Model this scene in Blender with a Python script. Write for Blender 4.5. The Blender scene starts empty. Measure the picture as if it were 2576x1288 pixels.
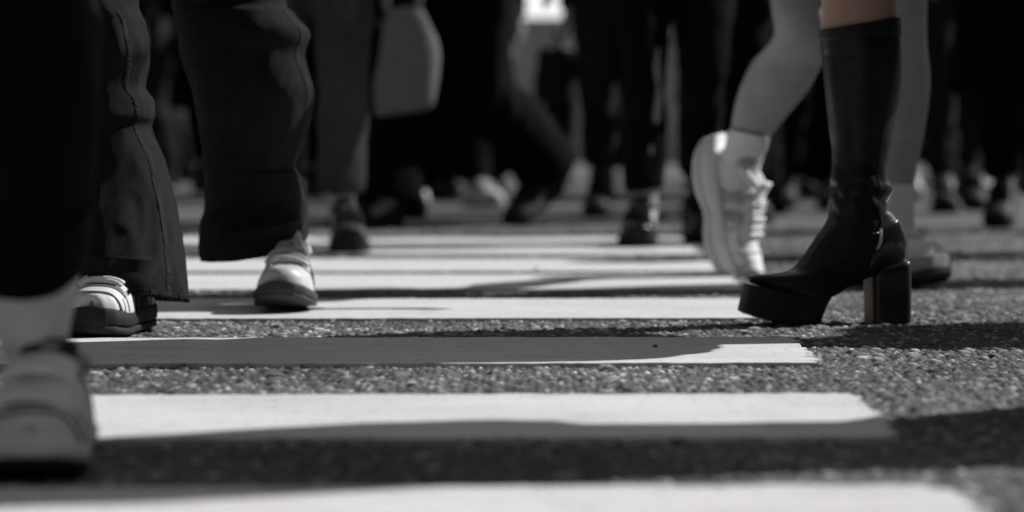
import bpy, bmesh, math, random
import numpy as np
from mathutils import Vector, Matrix, noise

random.seed(7)
scene = bpy.context.scene
C = scene.collection
R = math.radians
V = Vector

# ------------------------------------------------------------------ camera
FPX = 7044.0          # focal length in units of a 2576 px wide picture
CAM_H = 0.301
PITCH = math.atan((644 - 333) / FPX)
FWD = V((0, math.cos(PITCH), -math.sin(PITCH)))
UPV = V((0, math.sin(PITCH), math.cos(PITCH)))
cam_d = bpy.data.cameras.new('camera')
cam = bpy.data.objects.new('camera', cam_d)
C.objects.link(cam)
cam.location = (0, 0, CAM_H)
cam.rotation_euler = (math.pi / 2 - PITCH, 0, 0)
cam_d.sensor_width = 36
cam_d.lens = 36 * FPX / 2576
cam_d.clip_start = 0.05
cam_d.clip_end = 3000
cam_d.dof.use_dof = True
cam_d.dof.focus_distance = 3.92
cam_d.dof.aperture_fstop = 3.4
scene.camera = cam


def ray(x, y):
    d = FWD + V((1, 0, 0)) * ((x - 1288) / FPX) + UPV * ((644 - y) / FPX)
    return d


def at(x, y, Y):
    d = ray(x, y)
    return V((0, 0, CAM_H)) + d * (Y / d.y)


def gnd(x, y):
    d = ray(x, y)
    return V((0, 0, CAM_H)) + d * (-CAM_H / d.z)


# ------------------------------------------------------------------ light
SUN_AZ = R(22)      # behind the walkers, from the right
SUN_EL = R(36)
sd = V((math.cos(SUN_AZ) * math.cos(SUN_EL), math.sin(SUN_AZ) * math.cos(SUN_EL), math.sin(SUN_EL)))
sun_d = bpy.data.lights.new('sun', 'SUN')
sun_d.energy = 5.0
sun_d.angle = R(0.5)
sun_d.color = (1.0, 0.99, 0.98)
sun = bpy.data.objects.new('sun', sun_d)
C.objects.link(sun)
sun.rotation_euler = (-sd).to_track_quat('-Z', 'Y').to_euler()
sun.location = sd * 50

w = bpy.data.worlds.new("World")
scene.world = w
w.use_nodes = True
nt = w.node_tree
bg = nt.nodes['Background']
sky = nt.nodes.new('ShaderNodeTexSky')
sky.sky_type = 'NISHITA'
sky.sun_disc = False
sky.sun_elevation = SUN_EL
sky.sun_rotation = R(68)
hs = nt.nodes.new('ShaderNodeHueSaturation')
hs.inputs['Saturation'].default_value = 0.06
nt.links.new(sky.outputs[0], hs.inputs['Color'])
nt.links.new(hs.outputs[0], bg.inputs['Color'])
bg.inputs['Strength'].default_value = 0.05
scene.view_settings.view_transform = 'Standard'
scene.view_settings.look = 'None'
scene.view_settings.exposure = 0.02
scene.view_settings.gamma = 1.0
scene.view_settings.use_curve_mapping = False
scene.cycles.max_bounces = 6
scene.cycles.use_denoising = True
scene.cycles.denoiser = 'OPENIMAGEDENOISE'
scene.cycles.denoising_input_passes = 'RGB_ALBEDO_NORMAL'
scene.cycles.denoising_prefilter = 'NONE'
scene.cycles.sample_clamp_direct = 6.0
scene.cycles.sample_clamp_indirect = 3.0
scene.cycles.caustics_reflective = False
scene.cycles.caustics_refractive = False

# ------------------------------------------------------------------ materials
MATS = {}


def grey(v):
    return (v, v * 0.995, v * 0.99, 1)


def mat(name, col, rough=0.8, spec=0.3, var=0.25, scale=40.0, bump=0.0, bscale=200.0, stretch=(1, 1, 1), metal=0.0, sheen=0.0, coat=0.0):
    if name in MATS:
        return MATS[name]
    m = bpy.data.materials.new(name)
    m.use_nodes = True
    t = m.node_tree
    b = t.nodes['Principled BSDF']
    if not isinstance(col, tuple):
        col = grey(col)
    tc = t.nodes.new('ShaderNodeTexCoord')
    mp = t.nodes.new('ShaderNodeMapping')
    mp.inputs['Scale'].default_value = stretch
    t.links.new(tc.outputs['Object'], mp.inputs['Vector'])
    n = t.nodes.new('ShaderNodeTexNoise')
    n.inputs['Scale'].default_value = scale
    n.inputs['Detail'].default_value = 5
    n.inputs['Roughness'].default_value = 0.65
    t.links.new(mp.outputs[0], n.inputs['Vector'])
    cr = t.nodes.new('ShaderNodeValToRGB')
    cr.color_ramp.elements[0].position = 0.3
    cr.color_ramp.elements[1].position = 0.7
    cr.color_ramp.elements[0].color = tuple(c * (1 - var) for c in col[:3]) + (1,)
    cr.color_ramp.elements[1].color = tuple(min(1, c * (1 + var)) for c in col[:3]) + (1,)
    t.links.new(n.outputs['Fac'], cr.inputs['Fac'])
    t.links.new(cr.outputs['Color'], b.inputs['Base Color'])
    b.inputs['Roughness'].default_value = rough
    b.inputs['Specular IOR Level'].default_value = spec
    b.inputs['Metallic'].default_value = metal
    b.inputs['Sheen Weight'].default_value = sheen
    b.inputs['Coat Weight'].default_value = coat
    b.inputs['Coat Roughness'].default_value = 0.12
    if bump > 0:
        n2 = t.nodes.new('ShaderNodeTexNoise')
        n2.inputs['Scale'].default_value = bscale
        n2.inputs['Detail'].default_value = 4
        t.links.new(mp.outputs[0], n2.inputs['Vector'])
        bp = t.nodes.new('ShaderNodeBump')
        bp.inputs['Strength'].default_value = bump
        bp.inputs['Distance'].default_value = 0.004
        t.links.new(n2.outputs['Fac'], bp.inputs['Height'])
        t.links.new(bp.outputs[0], b.inputs['Normal'])
    MATS[name] = m
    return m


def cloth(v, tag=''):
    v = v * .5 if v < .02 else v
    return mat('cloth_%s_%.4f' % (tag, v), v, rough=0.95, spec=0.08, var=0.25, scale=60, bump=0.25, bscale=500, sheen=0.0)


def asphalt_mat():
    m = bpy.data.materials.new('asphalt')
    m.use_nodes = True
    t = m.node_tree
    b = t.nodes['Principled BSDF']
    a = t.nodes.new('ShaderNodeAttribute')
    a.attribute_name = 'stone'
    cr = t.nodes.new('ShaderNodeValToRGB')
    el = cr.color_ramp.elements
    el[0].position = 0.0
    el[0].color = grey(0.03)
    el[1].position = 1.0
    el[1].color = grey(0.80)
    e = el.new(0.55)
    e.color = grey(0.15)
    e = el.new(0.85)
    e.color = grey(0.36)
    t.links.new(a.outputs['Fac'], cr.inputs['Fac'])
    tc = t.nodes.new('ShaderNodeTexCoord')
    n = t.nodes.new('ShaderNodeTexNoise')
    n.inputs['Scale'].default_value = 350
    n.inputs['Detail'].default_value = 6
    t.links.new(tc.outputs['Object'], n.inputs['Vector'])
    n3 = t.nodes.new('ShaderNodeTexNoise')
    n3.inputs['Scale'].default_value = 2.2
    n3.inputs['Detail'].default_value = 5
    t.links.new(tc.outputs['Object'], n3.inputs['Vector'])
    mr = t.nodes.new('ShaderNodeMapRange')
    mr.inputs[1].default_value = 0.3
    mr.inputs[2].default_value = 0.7
    mr.inputs[3].default_value = 0.6
    mr.inputs[4].default_value = 1.3
    t.links.new(n3.outputs['Fac'], mr.inputs[0])
    mx = t.nodes.new('ShaderNodeMix')
    mx.data_type = 'RGBA'
    mx.blend_type = 'MULTIPLY'
    mx.inputs['Factor'].default_value = 1.0
    t.links.new(cr.outputs['Color'], mx.inputs['A'])
    t.links.new(mr.outputs[0], mx.inputs['B'])
    t.links.new(mx.outputs['Result'], b.inputs['Base Color'])
    b.inputs['Roughness'].default_value = 0.75
    b.inputs['Specular IOR Level'].default_value = 0.3
    bp = t.nodes.new('ShaderNodeBump')
    bp.inputs['Strength'].default_value = 0.5
    bp.inputs['Distance'].default_value = 0.002
    t.links.new(n.outputs['Fac'], bp.inputs['Height'])
    t.links.new(bp.outputs[0], b.inputs['Normal'])
    return m


def paint_mat():
    m = bpy.data.materials.new('road_paint')
    m.use_nodes = True
    t = m.node_tree
    b = t.nodes['Principled BSDF']
    tc = t.nodes.new('ShaderNodeTexCoord')

    def nz(scale, stretch=(1, 1, 1), det=6):
        mp = t.nodes.new('ShaderNodeMapping')
        mp.inputs['Scale'].default_value = stretch
        t.links.new(tc.outputs['Object'], mp.inputs['Vector'])
        n = t.nodes.new('ShaderNodeTexNoise')
        n.inputs['Scale'].default_value = scale
        n.inputs['Detail'].default_value = det
        n.inputs['Roughness'].default_value = 0.7
        t.links.new(mp.outputs[0], n.inputs['Vector'])
        return n
    big = nz(4.0, (0.6, 1.4, 1))
    cr = t.nodes.new('ShaderNodeValToRGB')
    cr.color_ramp.elements[0].position = 0.3
    cr.color_ramp.elements[0].color = (0.66, 0.651, 0.644, 1)
    cr.color_ramp.elements[1].position = 0.65
    cr.color_ramp.elements[1].color = (0.81, 0.80, 0.792, 1)
    t.links.new(big.outputs['Fac'], cr.inputs['Fac'])
    # scuffs and nicks, long ways along the stripe
    sc = nz(9.0, (1.0, 7.0, 1), 8)
    r2 = t.nodes.new('ShaderNodeMapRange')
    r2.inputs[1].default_value = 0.57
    r2.inputs[2].default_value = 0.66
    r2.inputs[3].default_value = 1.0
    r2.inputs[4].default_value = 0.55
    t.links.new(sc.outputs['Fac'], r2.inputs[0])
    mx = t.nodes.new('ShaderNodeMix')
    mx.data_type = 'RGBA'
    mx.blend_type = 'MULTIPLY'
    mx.inputs['Factor'].default_value = 1.0
    t.links.new(cr.outputs['Color'], mx.inputs['A'])
    t.links.new(r2.outputs[0], mx.inputs['B'])
    t.links.new(mx.outputs['Result'], b.inputs['Base Color'])
    b.inputs['Roughness'].default_value = 0.6
    b.inputs['Specular IOR Level'].default_value = 0.25
    ty = nz(5.0, (0.45, 16.0, 1), 9)
    r3 = t.nodes.new('ShaderNodeMapRange')
    r3.inputs[1].default_value = 0.52
    r3.inputs[2].default_value = 0.68
    r3.inputs[3].default_value = 1.0
    r3.inputs[4].default_value = 0.72
    t.links.new(ty.outputs['Fac'], r3.inputs[0])
    chip = nz(75.0, (1, 1, 1), 3)
    r4 = t.nodes.new('ShaderNodeMapRange')
    r4.inputs[1].default_value = 0.645
    r4.inputs[2].default_value = 0.67
    r4.inputs[3].default_value = 1.0
    r4.inputs[4].default_value = 0.3
    t.links.new(chip.outputs['Fac'], r4.inputs[0])
    m4 = t.nodes.new('ShaderNodeMath')
    m4.operation = 'MULTIPLY'
    t.links.new(r3.outputs[0], m4.inputs[0])
    t.links.new(r4.outputs[0], m4.inputs[1])
    m5 = t.nodes.new('ShaderNodeMath')
    m5.operation = 'MULTIPLY'
    t.links.new(m4.outputs[0], m5.inputs[0])
    t.links.new(r2.outputs[0], m5.inputs[1])
    t.links.new(m5.outputs[0], mx.inputs['B'])
    fine = nz(260)
    bp = t.nodes.new('ShaderNodeBump')
    bp.inputs['Strength'].default_value = 0.25
    bp.inputs['Distance'].default_value = 0.002
    t.links.new(fine.outputs['Fac'], bp.inputs['Height'])
    t.links.new(bp.outputs[0], b.inputs['Normal'])
    return m


def denim_mat(name, v):
    m = mat(name, v, rough=0.9, spec=0.12, var=0.35, scale=25, bump=0.35, bscale=700, stretch=(1, 1, 0.6))
    return m


# ------------------------------------------------------------------ mesh helpers
class MB:
    def __init__(s):
        s.v = []
        s.f = []

    def add(s, v, f):
        o = len(s.v)
        s.v += [V(p) for p in v]
        s.f += [tuple(i + o for i in q) for q in f]

    def box(s, c, h, M=None):
        c = V(c)
        vs = []
        for dz in (-1, 1):
            for dx, dy in ((-1, -1), (1, -1), (1, 1), (-1, 1)):
                p = V((dx * h[0], dy * h[1], dz * h[2]))
                if M:
                    p = M @ p
                vs.append(c + p)
        s.add(vs, [(3, 2, 1, 0), (4, 5, 6, 7), (0, 1, 5, 4), (1, 2, 6, 5), (2, 3, 7, 6), (3, 0, 4, 7)])

    def ball(s, c, r, nu=14, nv=9, M=None):
        c = V(c)
        r = V(r) if hasattr(r, '__len__') else V((r, r, r))
        vs = []
        for i in range(1, nv):
            a = math.pi * i / nv
            for j in range(nu):
                b = 2 * math.pi * j / nu
                p = V((r.x * math.sin(a) * math.cos(b), r.y * math.sin(a) * math.sin(b), r.z * math.cos(a)))
                if M:
                    p = M @ p
                vs.append(c + p)
        p = V((0, 0, r.z))
        q = V((0, 0, -r.z))
        if M:
            p = M @ p
            q = M @ q
        vs += [c + p, c + q]
        f = []
        for i in range(nv - 2):
            for j in range(nu):
                k = (j + 1) % nu
                f.append((i * nu + j, (i + 1) * nu + j, (i + 1) * nu + k, i * nu + k))
        t, u = len(vs) - 2, len(vs) - 1
        for j in range(nu):
            k = (j + 1) % nu
            f.append((t, j, k))
            f.append((u, (nv - 2) * nu + k, (nv - 2) * nu + j))
        s.add(vs, f)

    def tube(s, pts, rad, n=12, cap=True, sub=0):
        """round tube along points with a radius (or (a,b)) per point"""
        pts = [V(p) for p in pts]
        rad = [r if hasattr(r, '__len__') else (r, r) for r in rad]
        if sub:
            np_, nr = [], []
            m = len(pts)
            for i in range(m - 1):
                p0, p1, p2, p3 = pts[max(i - 1, 0)], pts[i], pts[i + 1], pts[min(i + 2, m - 1)]
                for k in range(sub):
                    t = k / sub
                    np_.append(cr(p0, p1, p2, p3, t))
                    nr.append(tuple(cr(rad[max(i - 1, 0)][q], rad[i][q], rad[i + 1][q], rad[min(i + 2, m - 1)][q], t) for q in (0, 1)))
            np_.append(pts[-1])
            nr.append(rad[-1])
            pts, rad = np_, nr
        vs, f = [], []
        m = len(pts)
        t0 = (pts[1] - pts[0]).normalized()
        x = V((1, 0, 0))
        if abs(t0.dot(x)) > 0.9:
            x = V((0, 1, 0))
        x = (x - t0 * x.dot(t0)).normalized()
        for i in range(m):
            t = (pts[min(i + 1, m - 1)] - pts[max(i - 1, 0)]).normalized()
            x = (x - t * x.dot(t)).normalized()
            y = t.cross(x)
            for j in range(n):
                a = 2 * math.pi * j / n
                vs.append(pts[i] + x * (rad[i][0] * math.cos(a)) + y * (rad[i][1] * math.sin(a)))
        for i in range(m - 1):
            for j in range(n):
                k = (j + 1) % n
                f.append((i * n + j, i * n + k, (i + 1) * n + k, (i + 1) * n + j))
        if cap:
            vs += [pts[0], pts[-1]]
            a, b = len(vs) - 2, len(vs) - 1
            for j in range(n):
                k = (j + 1) % n
                f.append((a, k, j))
                f.append((b, (m - 1) * n + j, (m - 1) * n + k))
        s.add(vs, f)

    def mesh(s, name, smooth=True):
        me = bpy.data.meshes.new(name)
        me.from_pydata([tuple(p) for p in s.v], [], s.f)
        me.validate()
        if smooth:
            me.polygons.foreach_set('use_smooth', [True] * len(me.polygons))
        me.update()
        return me


def cr(p0, p1, p2, p3, t):
    t2, t3 = t * t, t * t * t
    return (p1 * 2 + (p2 - p0) * t + (p0 * 2 - p1 * 5 + p2 * 4 - p3) * t2 + (p1 * 3 - p0 - p2 * 3 + p3) * t3) * 0.5


def spow(c, e):
    return math.copysign(abs(c) ** e, c)


class Loft:
    """tube through keys (centre, half axis u, half axis v, exponent)"""

    def __init__(s, keys, disp=None):
        s.k = [(V(k[0]), V(k[1]), V(k[2]), (k[3] if len(k) > 3 else 2.0)) for k in keys]
        s.n = len(keys) - 1
        s.disp = disp

    def frame(s, t):
        t = max(0.0, min(s.n, t))
        i = min(int(t), s.n - 1)
        q = t - i
        a, b, c, d = s.k[max(i - 1, 0)], s.k[i], s.k[i + 1], s.k[min(i + 2, s.n)]
        return (cr(a[0], b[0], c[0], d[0], q), cr(a[1], b[1], c[1], d[1], q), cr(a[2], b[2], c[2], d[2], q), b[3] + (c[3] - b[3]) * q)

    def pt(s, t, th, off=0.0):
        c, u, v, e = s.frame(t)
        d = u * spow(math.cos(th), 2 / e) + v * spow(math.sin(th), 2 / e)
        p = c + d
        k = off
        if s.disp:
            k += s.disp(p, t, th)
        if k:
            p = p + d.normalized() * k
        return p

    def build(s, mb, ns=40, nt=32, cap0=True, cap1=True, t0=0.0, t1=None, lip0=0.0, lip1=0.0):
        t1 = s.n if t1 is None else t1
        rows = []
        for i in range(ns + 1):
            t = t0 + (t1 - t0) * i / ns
            rows.append([s.pt(t, 2 * math.pi * j / nt) for j in range(nt)])

        def lip(row, t, sgn, L):
            c, u, v, e = s.frame(t)
            c2 = s.frame(t + sgn * 0.3)[0]
            ax = (c2 - c).normalized()
            r1 = [p + (c - p).normalized() * 0.004 for p in row]
            r2 = [p + ax * L for p in r1]
            return r1, r2
        if lip0:
            a, b = lip(rows[0], t0, 1, lip0)
            rows = [b, a] + rows
        if lip1:
            a, b = lip(rows[-1], t1, -1, lip1)
            rows = rows + [a, b]
        vs = [p for r in rows for p in r]
        f = []
        for i in range(len(rows) - 1):
            for j in range(nt):
                k = (j + 1) % nt
                f.append((i * nt + j, i * nt + k, (i + 1) * nt + k, (i + 1) * nt + j))
        m = len(rows)
        if cap0:
            vs.append(sum(rows[0], V()) / nt)
            a = len(vs) - 1
            f += [(a, (j + 1) % nt, j) for j in range(nt)]
        if cap1:
            vs.append(sum(rows[-1], V()) / nt)
            a = len(vs) - 1
            f += [(a, (m - 1) * nt + j, (m - 1) * nt + (j + 1) % nt) for j in range(nt)]
        mb.add(vs, f)
        return mb


def patch(mb, fn, u0, u1, v0, v1, off=0.002, nu=8, nv=8, sink=0.004):
    """sheet laid on a surface fn(u, v, off) with turned-down edges"""
    g = []
    for i in range(-1, nu + 2):
        row = []
        for j in range(-1, nv + 2):
            uu = u0 + (u1 - u0) * min(max(i, 0), nu) / nu
            vv = v0 + (v1 - v0) * min(max(j, 0), nv) / nv
            edge = i < 0 or j < 0 or i > nu or j > nv
            row.append(fn(uu, vv, (off - sink) if edge else off))
        g.append(row)
    W = nv + 3
    vs = [p for r in g for p in r]
    f = []
    for i in range(nu + 2):
        for j in range(W - 1):
            f.append((i * W + j, i * W + j + 1, (i + 1) * W + j + 1, (i + 1) * W + j))
    mb.add(vs, f)


def interp(xs, ys, x):
    if x <= xs[0]:
        return ys[0]
    for i in range(len(xs) - 1):
        if x <= xs[i + 1]:
            q = (x - xs[i]) / (xs[i + 1] - xs[i])
            return ys[i] + (ys[i + 1] - ys[i]) * q
    return ys[-1]


def sinterp(xs, ys, x):
    """smooth interpolation"""
    if x <= xs[0]:
        return ys[0]
    n = len(xs)
    for i in range(n - 1):
        if x <= xs[i + 1]:
            q = (x - xs[i]) / (xs[i + 1] - xs[i])
            q = q * q * (3 - 2 * q) * 0.5 + q * 0.5
            return ys[i] + (ys[i + 1] - ys[i]) * q
    return ys[-1]


# ------------------------------------------------------------------ object helpers
def tag(o, label=None, cat=None, group=None, kind=None):
    if label:
        o['label'] = label
    if cat:
        o['category'] = cat
    if group:
        o['group'] = group
    if kind:
        o['kind'] = kind
    return o


def empty(name, loc, label, cat, group=None, rz=0.0):
    o = bpy.data.objects.new(name, None)
    o.empty_display_size = 0.1
    C.objects.link(o)
    o.location = loc
    o.rotation_euler.z = rz
    return tag(o, label, cat, group)


def link(name, me, m, parent=None, M=None):
    """object on a (possibly shared) mesh with its own material"""
    o = bpy.data.objects.new(name, me)
    C.objects.link(o)
    if m:
        if not me.materials:
            me.materials.append(None)
        o.material_slots[0].link = 'OBJECT'
        o.material_slots[0].material = m
    if parent:
        o.parent = parent
    if M is not None:
        o.matrix_basis = M
    return o


def obj(name, mb, m, parent=None, smooth=True, world=True):
    """vertices given in world space; stored relative to the parent thing"""
    if parent and world:
        p = parent
        off = V()
        while p:
            off += V(p.location)
            p = p.parent
        mb.v = [q - off for q in mb.v]
    return link(name, mb.mesh(name, smooth), m, parent)


def remesh(mb, voxel=0.01, smooth=5, name='body'):
    me = mb.mesh(name)
    o = bpy.data.objects.new('tmp', me)
    C.objects.link(o)
    r = o.modifiers.new('r', 'REMESH')
    r.mode = 'VOXEL'
    r.voxel_size = voxel
    r.use_smooth_shade = True
    if smooth:
        s = o.modifiers.new('s', 'SMOOTH')
        s.iterations = smooth
        s.factor = 0.5
    dg = bpy.context.evaluated_depsgraph_get()
    me2 = bpy.data.meshes.new_from_object(o.evaluated_get(dg))
    me2.name = name
    bpy.data.objects.remove(o)
    bpy.data.meshes.remove(me)
    me2.polygons.foreach_set('use_smooth', [True] * len(me2.polygons))
    return me2


def wrinkle(me, amp=0.006, f=9.0, seed=0.0, zs=0.5):
    """cloth folds: move points along their normals by ridged noise"""
    nrm = [v.normal.copy() for v in me.vertices]
    for v, n in zip(me.vertices, nrm):
        p = v.co
        q = V((p.x * f + seed, p.y * f - seed, p.z * f * zs + seed * 0.7))
        a = noise.noise(q) + 0.5 * noise.noise(q * 2.3)
        v.co = p + n * (amp * (0.6 - abs(a) * 2.2))
    me.update()


# ------------------------------------------------------------------ road, one sheet
def axis(breaks, far0, far1, g=1.18):
    """breaks: list of (start, end, step)"""
    xs = []
    for a, b, st in breaks:
        n = max(1, round((b - a) / st))
        xs += [a + (b - a) * i / n for i in range(n)]
    xs.append(breaks[-1][1])
    st = breaks[-1][2]
    x = xs[-1]
    while x < far1:
        st *= g
        x += st
        xs.append(x)
    st = breaks[0][2]
    x = xs[0]
    lo = []
    while x > far0:
        st *= g
        x -= st
        lo.append(x)
    return np.array(lo[::-1] + xs)


def worley(X, Y, cell, seed):
    rng = np.random.RandomState(seed)
    N = 512
    jx = rng.rand(N, N)
    jy = rng.rand(N, N)
    val = rng.rand(N, N)
    cx = np.floor(X / cell).astype(int)
    cy = np.floor(Y / cell).astype(int)
    best = np.full(X.shape, 9.0, dtype=np.float32)
    second = np.full(X.shape, 9.0, dtype=np.float32)
    bid = np.zeros(X.shape, dtype=np.float32)
    for dx in (-1, 0, 1):
        for dy in (-1, 0, 1):
            ix, iy = (cx + dx), (cy + dy)
            a, b = ix % N, iy % N
            px = ix + 0.1 + 0.8 * jx[a, b]
            py = iy + 0.1 + 0.8 * jy[a, b]
            d = np.sqrt((X / cell - px) ** 2 + (Y / cell - py) ** 2).astype(np.float32)
            closer = d < best
            second = np.where(closer, best, np.minimum(second, d))
            bid = np.where(closer, val[a, b], bid)
            best = np.where(closer, d, best)
    return best, second, bid


def build_road():
    xs = axis([(-2.0, -1.05, 0.006), (-1.05, 1.05, 0.0028), (1.05, 1.9, 0.006)], -400, 400)
    ys = axis([(2.0, 3.2, 0.006), (3.2, 4.9, 0.0036), (4.9, 6.5, 0.008), (6.5, 9.0, 0.016)], -300, 900)
    X, Y = np.meshgrid(xs, ys)
    dense = (np.abs(X) < 1.95) & (Y > 1.9) & (Y < 9.1)
    b1, s1, id1 = worley(X, Y * 0.9, 0.0092, 3)
    b2, s2, id2 = worley(X, Y, 0.0052, 5)
    edge = np.clip((s1 - b1) * 2.2, 0, 1)
    dome = np.clip(1 - (b1 / 0.75) ** 2, 0, 1)
    big = id1 > 0.30
    h1 = (0.35 + 0.65 * ((id1 * 7.31) % 1.0)) * np.sqrt(edge) * (0.72 + 0.28 * dome)
    h2 = 0.45 * np.clip((s2 - b2) * 2, 0, 1) * ((id2 * 5.77) % 1.0)
    H = np.where(big, np.maximum(h1, h2), h2)
    Z = np.where(dense, (H - 1.0) * 0.0058, -0.0026)
    stone = np.where(big & (h1 >= h2), 0.35 + 0.65 * ((id1 * 13.7) % 1.0) ** 1.6, 0.55 * ((id2 * 11.3) % 1.0))
    stone = stone * (0.25 + 0.75 * np.clip(H * 1.5, 0, 1))
    stone = np.where(dense, stone, 0.45)
    b3, s3, id3 = worley(X, Y * 0.9, 0.0190, 8)
    h3 = np.clip((s3 - b3) * 2.4, 0, 1) ** .5 * (0.7 + 0.3 * np.clip(1 - (b3 / .8) ** 2, 0, 1))
    lump = dense & (id3 > 0.91) & (h3 > 0.35)
    Z = np.where(lump, np.maximum(Z, (h3 - 1.0) * 0.0055 + 0.0006), Z)
    stone = np.where(lump, 0.25 + 0.75 * ((id3 * 17.3) % 1.0) * h3, stone)
    ny, nx = X.shape
    me = bpy.data.meshes.new('road')
    n = nx * ny
    me.vertices.add(n)
    co = np.stack([X, Y, Z], -1).reshape(-1).astype(np.float32)
    me.vertices.foreach_set('co', co)
    idx = np.arange(n).reshape(ny, nx)
    q = np.stack([idx[:-1, :-1], idx[:-1, 1:], idx[1:, 1:], idx[1:, :-1]], -1).reshape(-1)
    nf = (nx - 1) * (ny - 1)
    me.loops.add(nf * 4)
    me.loops.foreach_set('vertex_index', q.astype(np.int32))
    me.polygons.add(nf)
    me.polygons.foreach_set('loop_start', np.arange(0, nf * 4, 4, dtype=np.int32))
    me.polygons.foreach_set('use_smooth', np.ones(nf, dtype=bool))
    me.update(calc_edges=True)
    at_ = me.attributes.new('stone', 'FLOAT', 'POINT')
    at_.data.foreach_set('value', stone.reshape(-1).astype(np.float32))
    o = link('road', me, asphalt_mat())
    tag(o, 'coarse grey asphalt road surface under the crossing', kind='structure')


build_road()
PAINT = paint_mat()

# stripes: (y of far edge, y of near edge, x of right end on the far edge) in picture units, measured at x = 1288
STRIPES = [
    (1230, 1449, 2390), (996, 1106, 2146), (852, 917.5, 1990), (754, 803.5, 1892), (692, 730, 1828),
    (653, 684, 1775), (623, 641, 1740), (598, 613, 1712)]
SLOPE = 0.0205     # the stripes run very slightly away to the right
ENDDIR = 0.0196


def build_stripe(i, yf, yn, xr, near=None):
    if near:
        y0, y1 = near
        ex1 = gnd(2146, 996).x - (gnd(2146, 996).y - y1) * ENDDIR
    else:
        a, b = gnd(1288, yf), gnd(1288, yn)
        y1, y0 = a.y, b.y
        ex1 = gnd(xr, yf).x
    ex0 = ex1 - (y1 - y0) * ENDDIR
    x_left = -3.2
    pts = []
    rnd = random.Random(100 + i)

    def jag(p, s, amp):
        return amp * (noise.noise(V((p * 40, s * 3.1, i * 7.7))) + 0.5 * noise.noise(V((p * 110, s * 9.7, i * 3.3))))
    n = 900
    L = ex0 - x_left
    r = 0.02
    for k in range(n + 1):                      # near edge, left to right
        x = x_left + L * k / n
        pts.append((x, y0 + x * SLOPE + jag(x * .6, 1, 0.009)))
    m = 90
    for k in range(1, m):                       # right end
        q = k / m
        x = ex0 + (ex1 - ex0) * q
        y = y0 + (y1 - y0) * q + x * SLOPE
        cut = 0.035 * (max(0, 1 - q * 9) ** 2 + max(0, 1 - (1 - q) * 9) ** 2) if i == 0 else 0.006 * (max(0, 1 - q * 9) ** 2 + max(0, 1 - (1 - q) * 9) ** 2)
        pts.append((x - cut + jag(y * 1.6, 2, 0.014) , y))
    if i == 0:
        ex1 -= 0.035
    L1 = ex1 - x_left
    for k in range(n + 1):
        x = ex1 - L1 * k / n
        pts.append((x, y1 + x * SLOPE + jag(x * .6, 3, 0.009)))
    zt = 0.0022
    N = len(pts)
    mb = MB()
    mb.v = [V((p[0], p[1], zt)) for p in pts] + [V((p[0], p[1], -0.008)) for p in pts]
    mb.f = [tuple(range(N))]
    for k in range(N):
        j = (k + 1) % N
        mb.f.append((k, k + N, j + N, j))
    o = obj('crosswalk_stripe', mb, PAINT, smooth=False)
    return o


ORD = ['nearest', 'second', 'third', 'fourth', 'fifth', 'sixth', 'seventh', 'eighth', 'ninth', 'tenth']
for i, (yf, yn, xr) in enumerate(STRIPES):
    o = build_stripe(i, yf, yn, xr)
    tag(o, '%s white painted crosswalk stripe counted from the bottom edge' % ORD[i], 'road marking', 'crosswalk stripes', 'structure')
for i in range(5):      # the crossing goes on beneath and behind the camera
    o = build_stripe(20 + i, 0, 0, 0, (.99 - .9 * i, 1.44 - .9 * i))
    tag(o, 'white painted crosswalk stripe on the near side of the camera', 'road marking', 'crosswalk stripes', 'structure')


# pale retaining wall behind the crowd
def far_wall():
    root = empty('low_wall', (0, 28, 0), 'low pale concrete wall behind the crowd on the far side', 'wall')
    m = mat('concrete', 0.55, rough=0.9, var=0.12, scale=3, bump=0.3, bscale=30)
    b = MB()
    x = -30.0
    while x < 30:
        b.box((x + 1.49, 28, 0.68), (1.49, 0.15, 0.68))
        x += 3.0
    obj('wall_face', b, m, root, smooth=False)
    c = MB()
    c.box((0, 28, 1.395), (30, 0.2, 0.035))
    obj('coping', c, mat('coping', 0.6, rough=0.85, var=0.1, scale=4), root, smooth=False)


far_wall()

# ------------------------------------------------------------------ shoes
TS = [0, .015, .05, .12, .25, .42, .58, .72, .85, .94, .985, 1]
WS = [.005, .018, .028, .034, .036, .037, .043, .048, .046, .036, .020, .004]
HS = [.060, .072, .080, .078, .070, .084, .074, .055, .045, .038, .030, .020]
SOLE_T = 0.026


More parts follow.
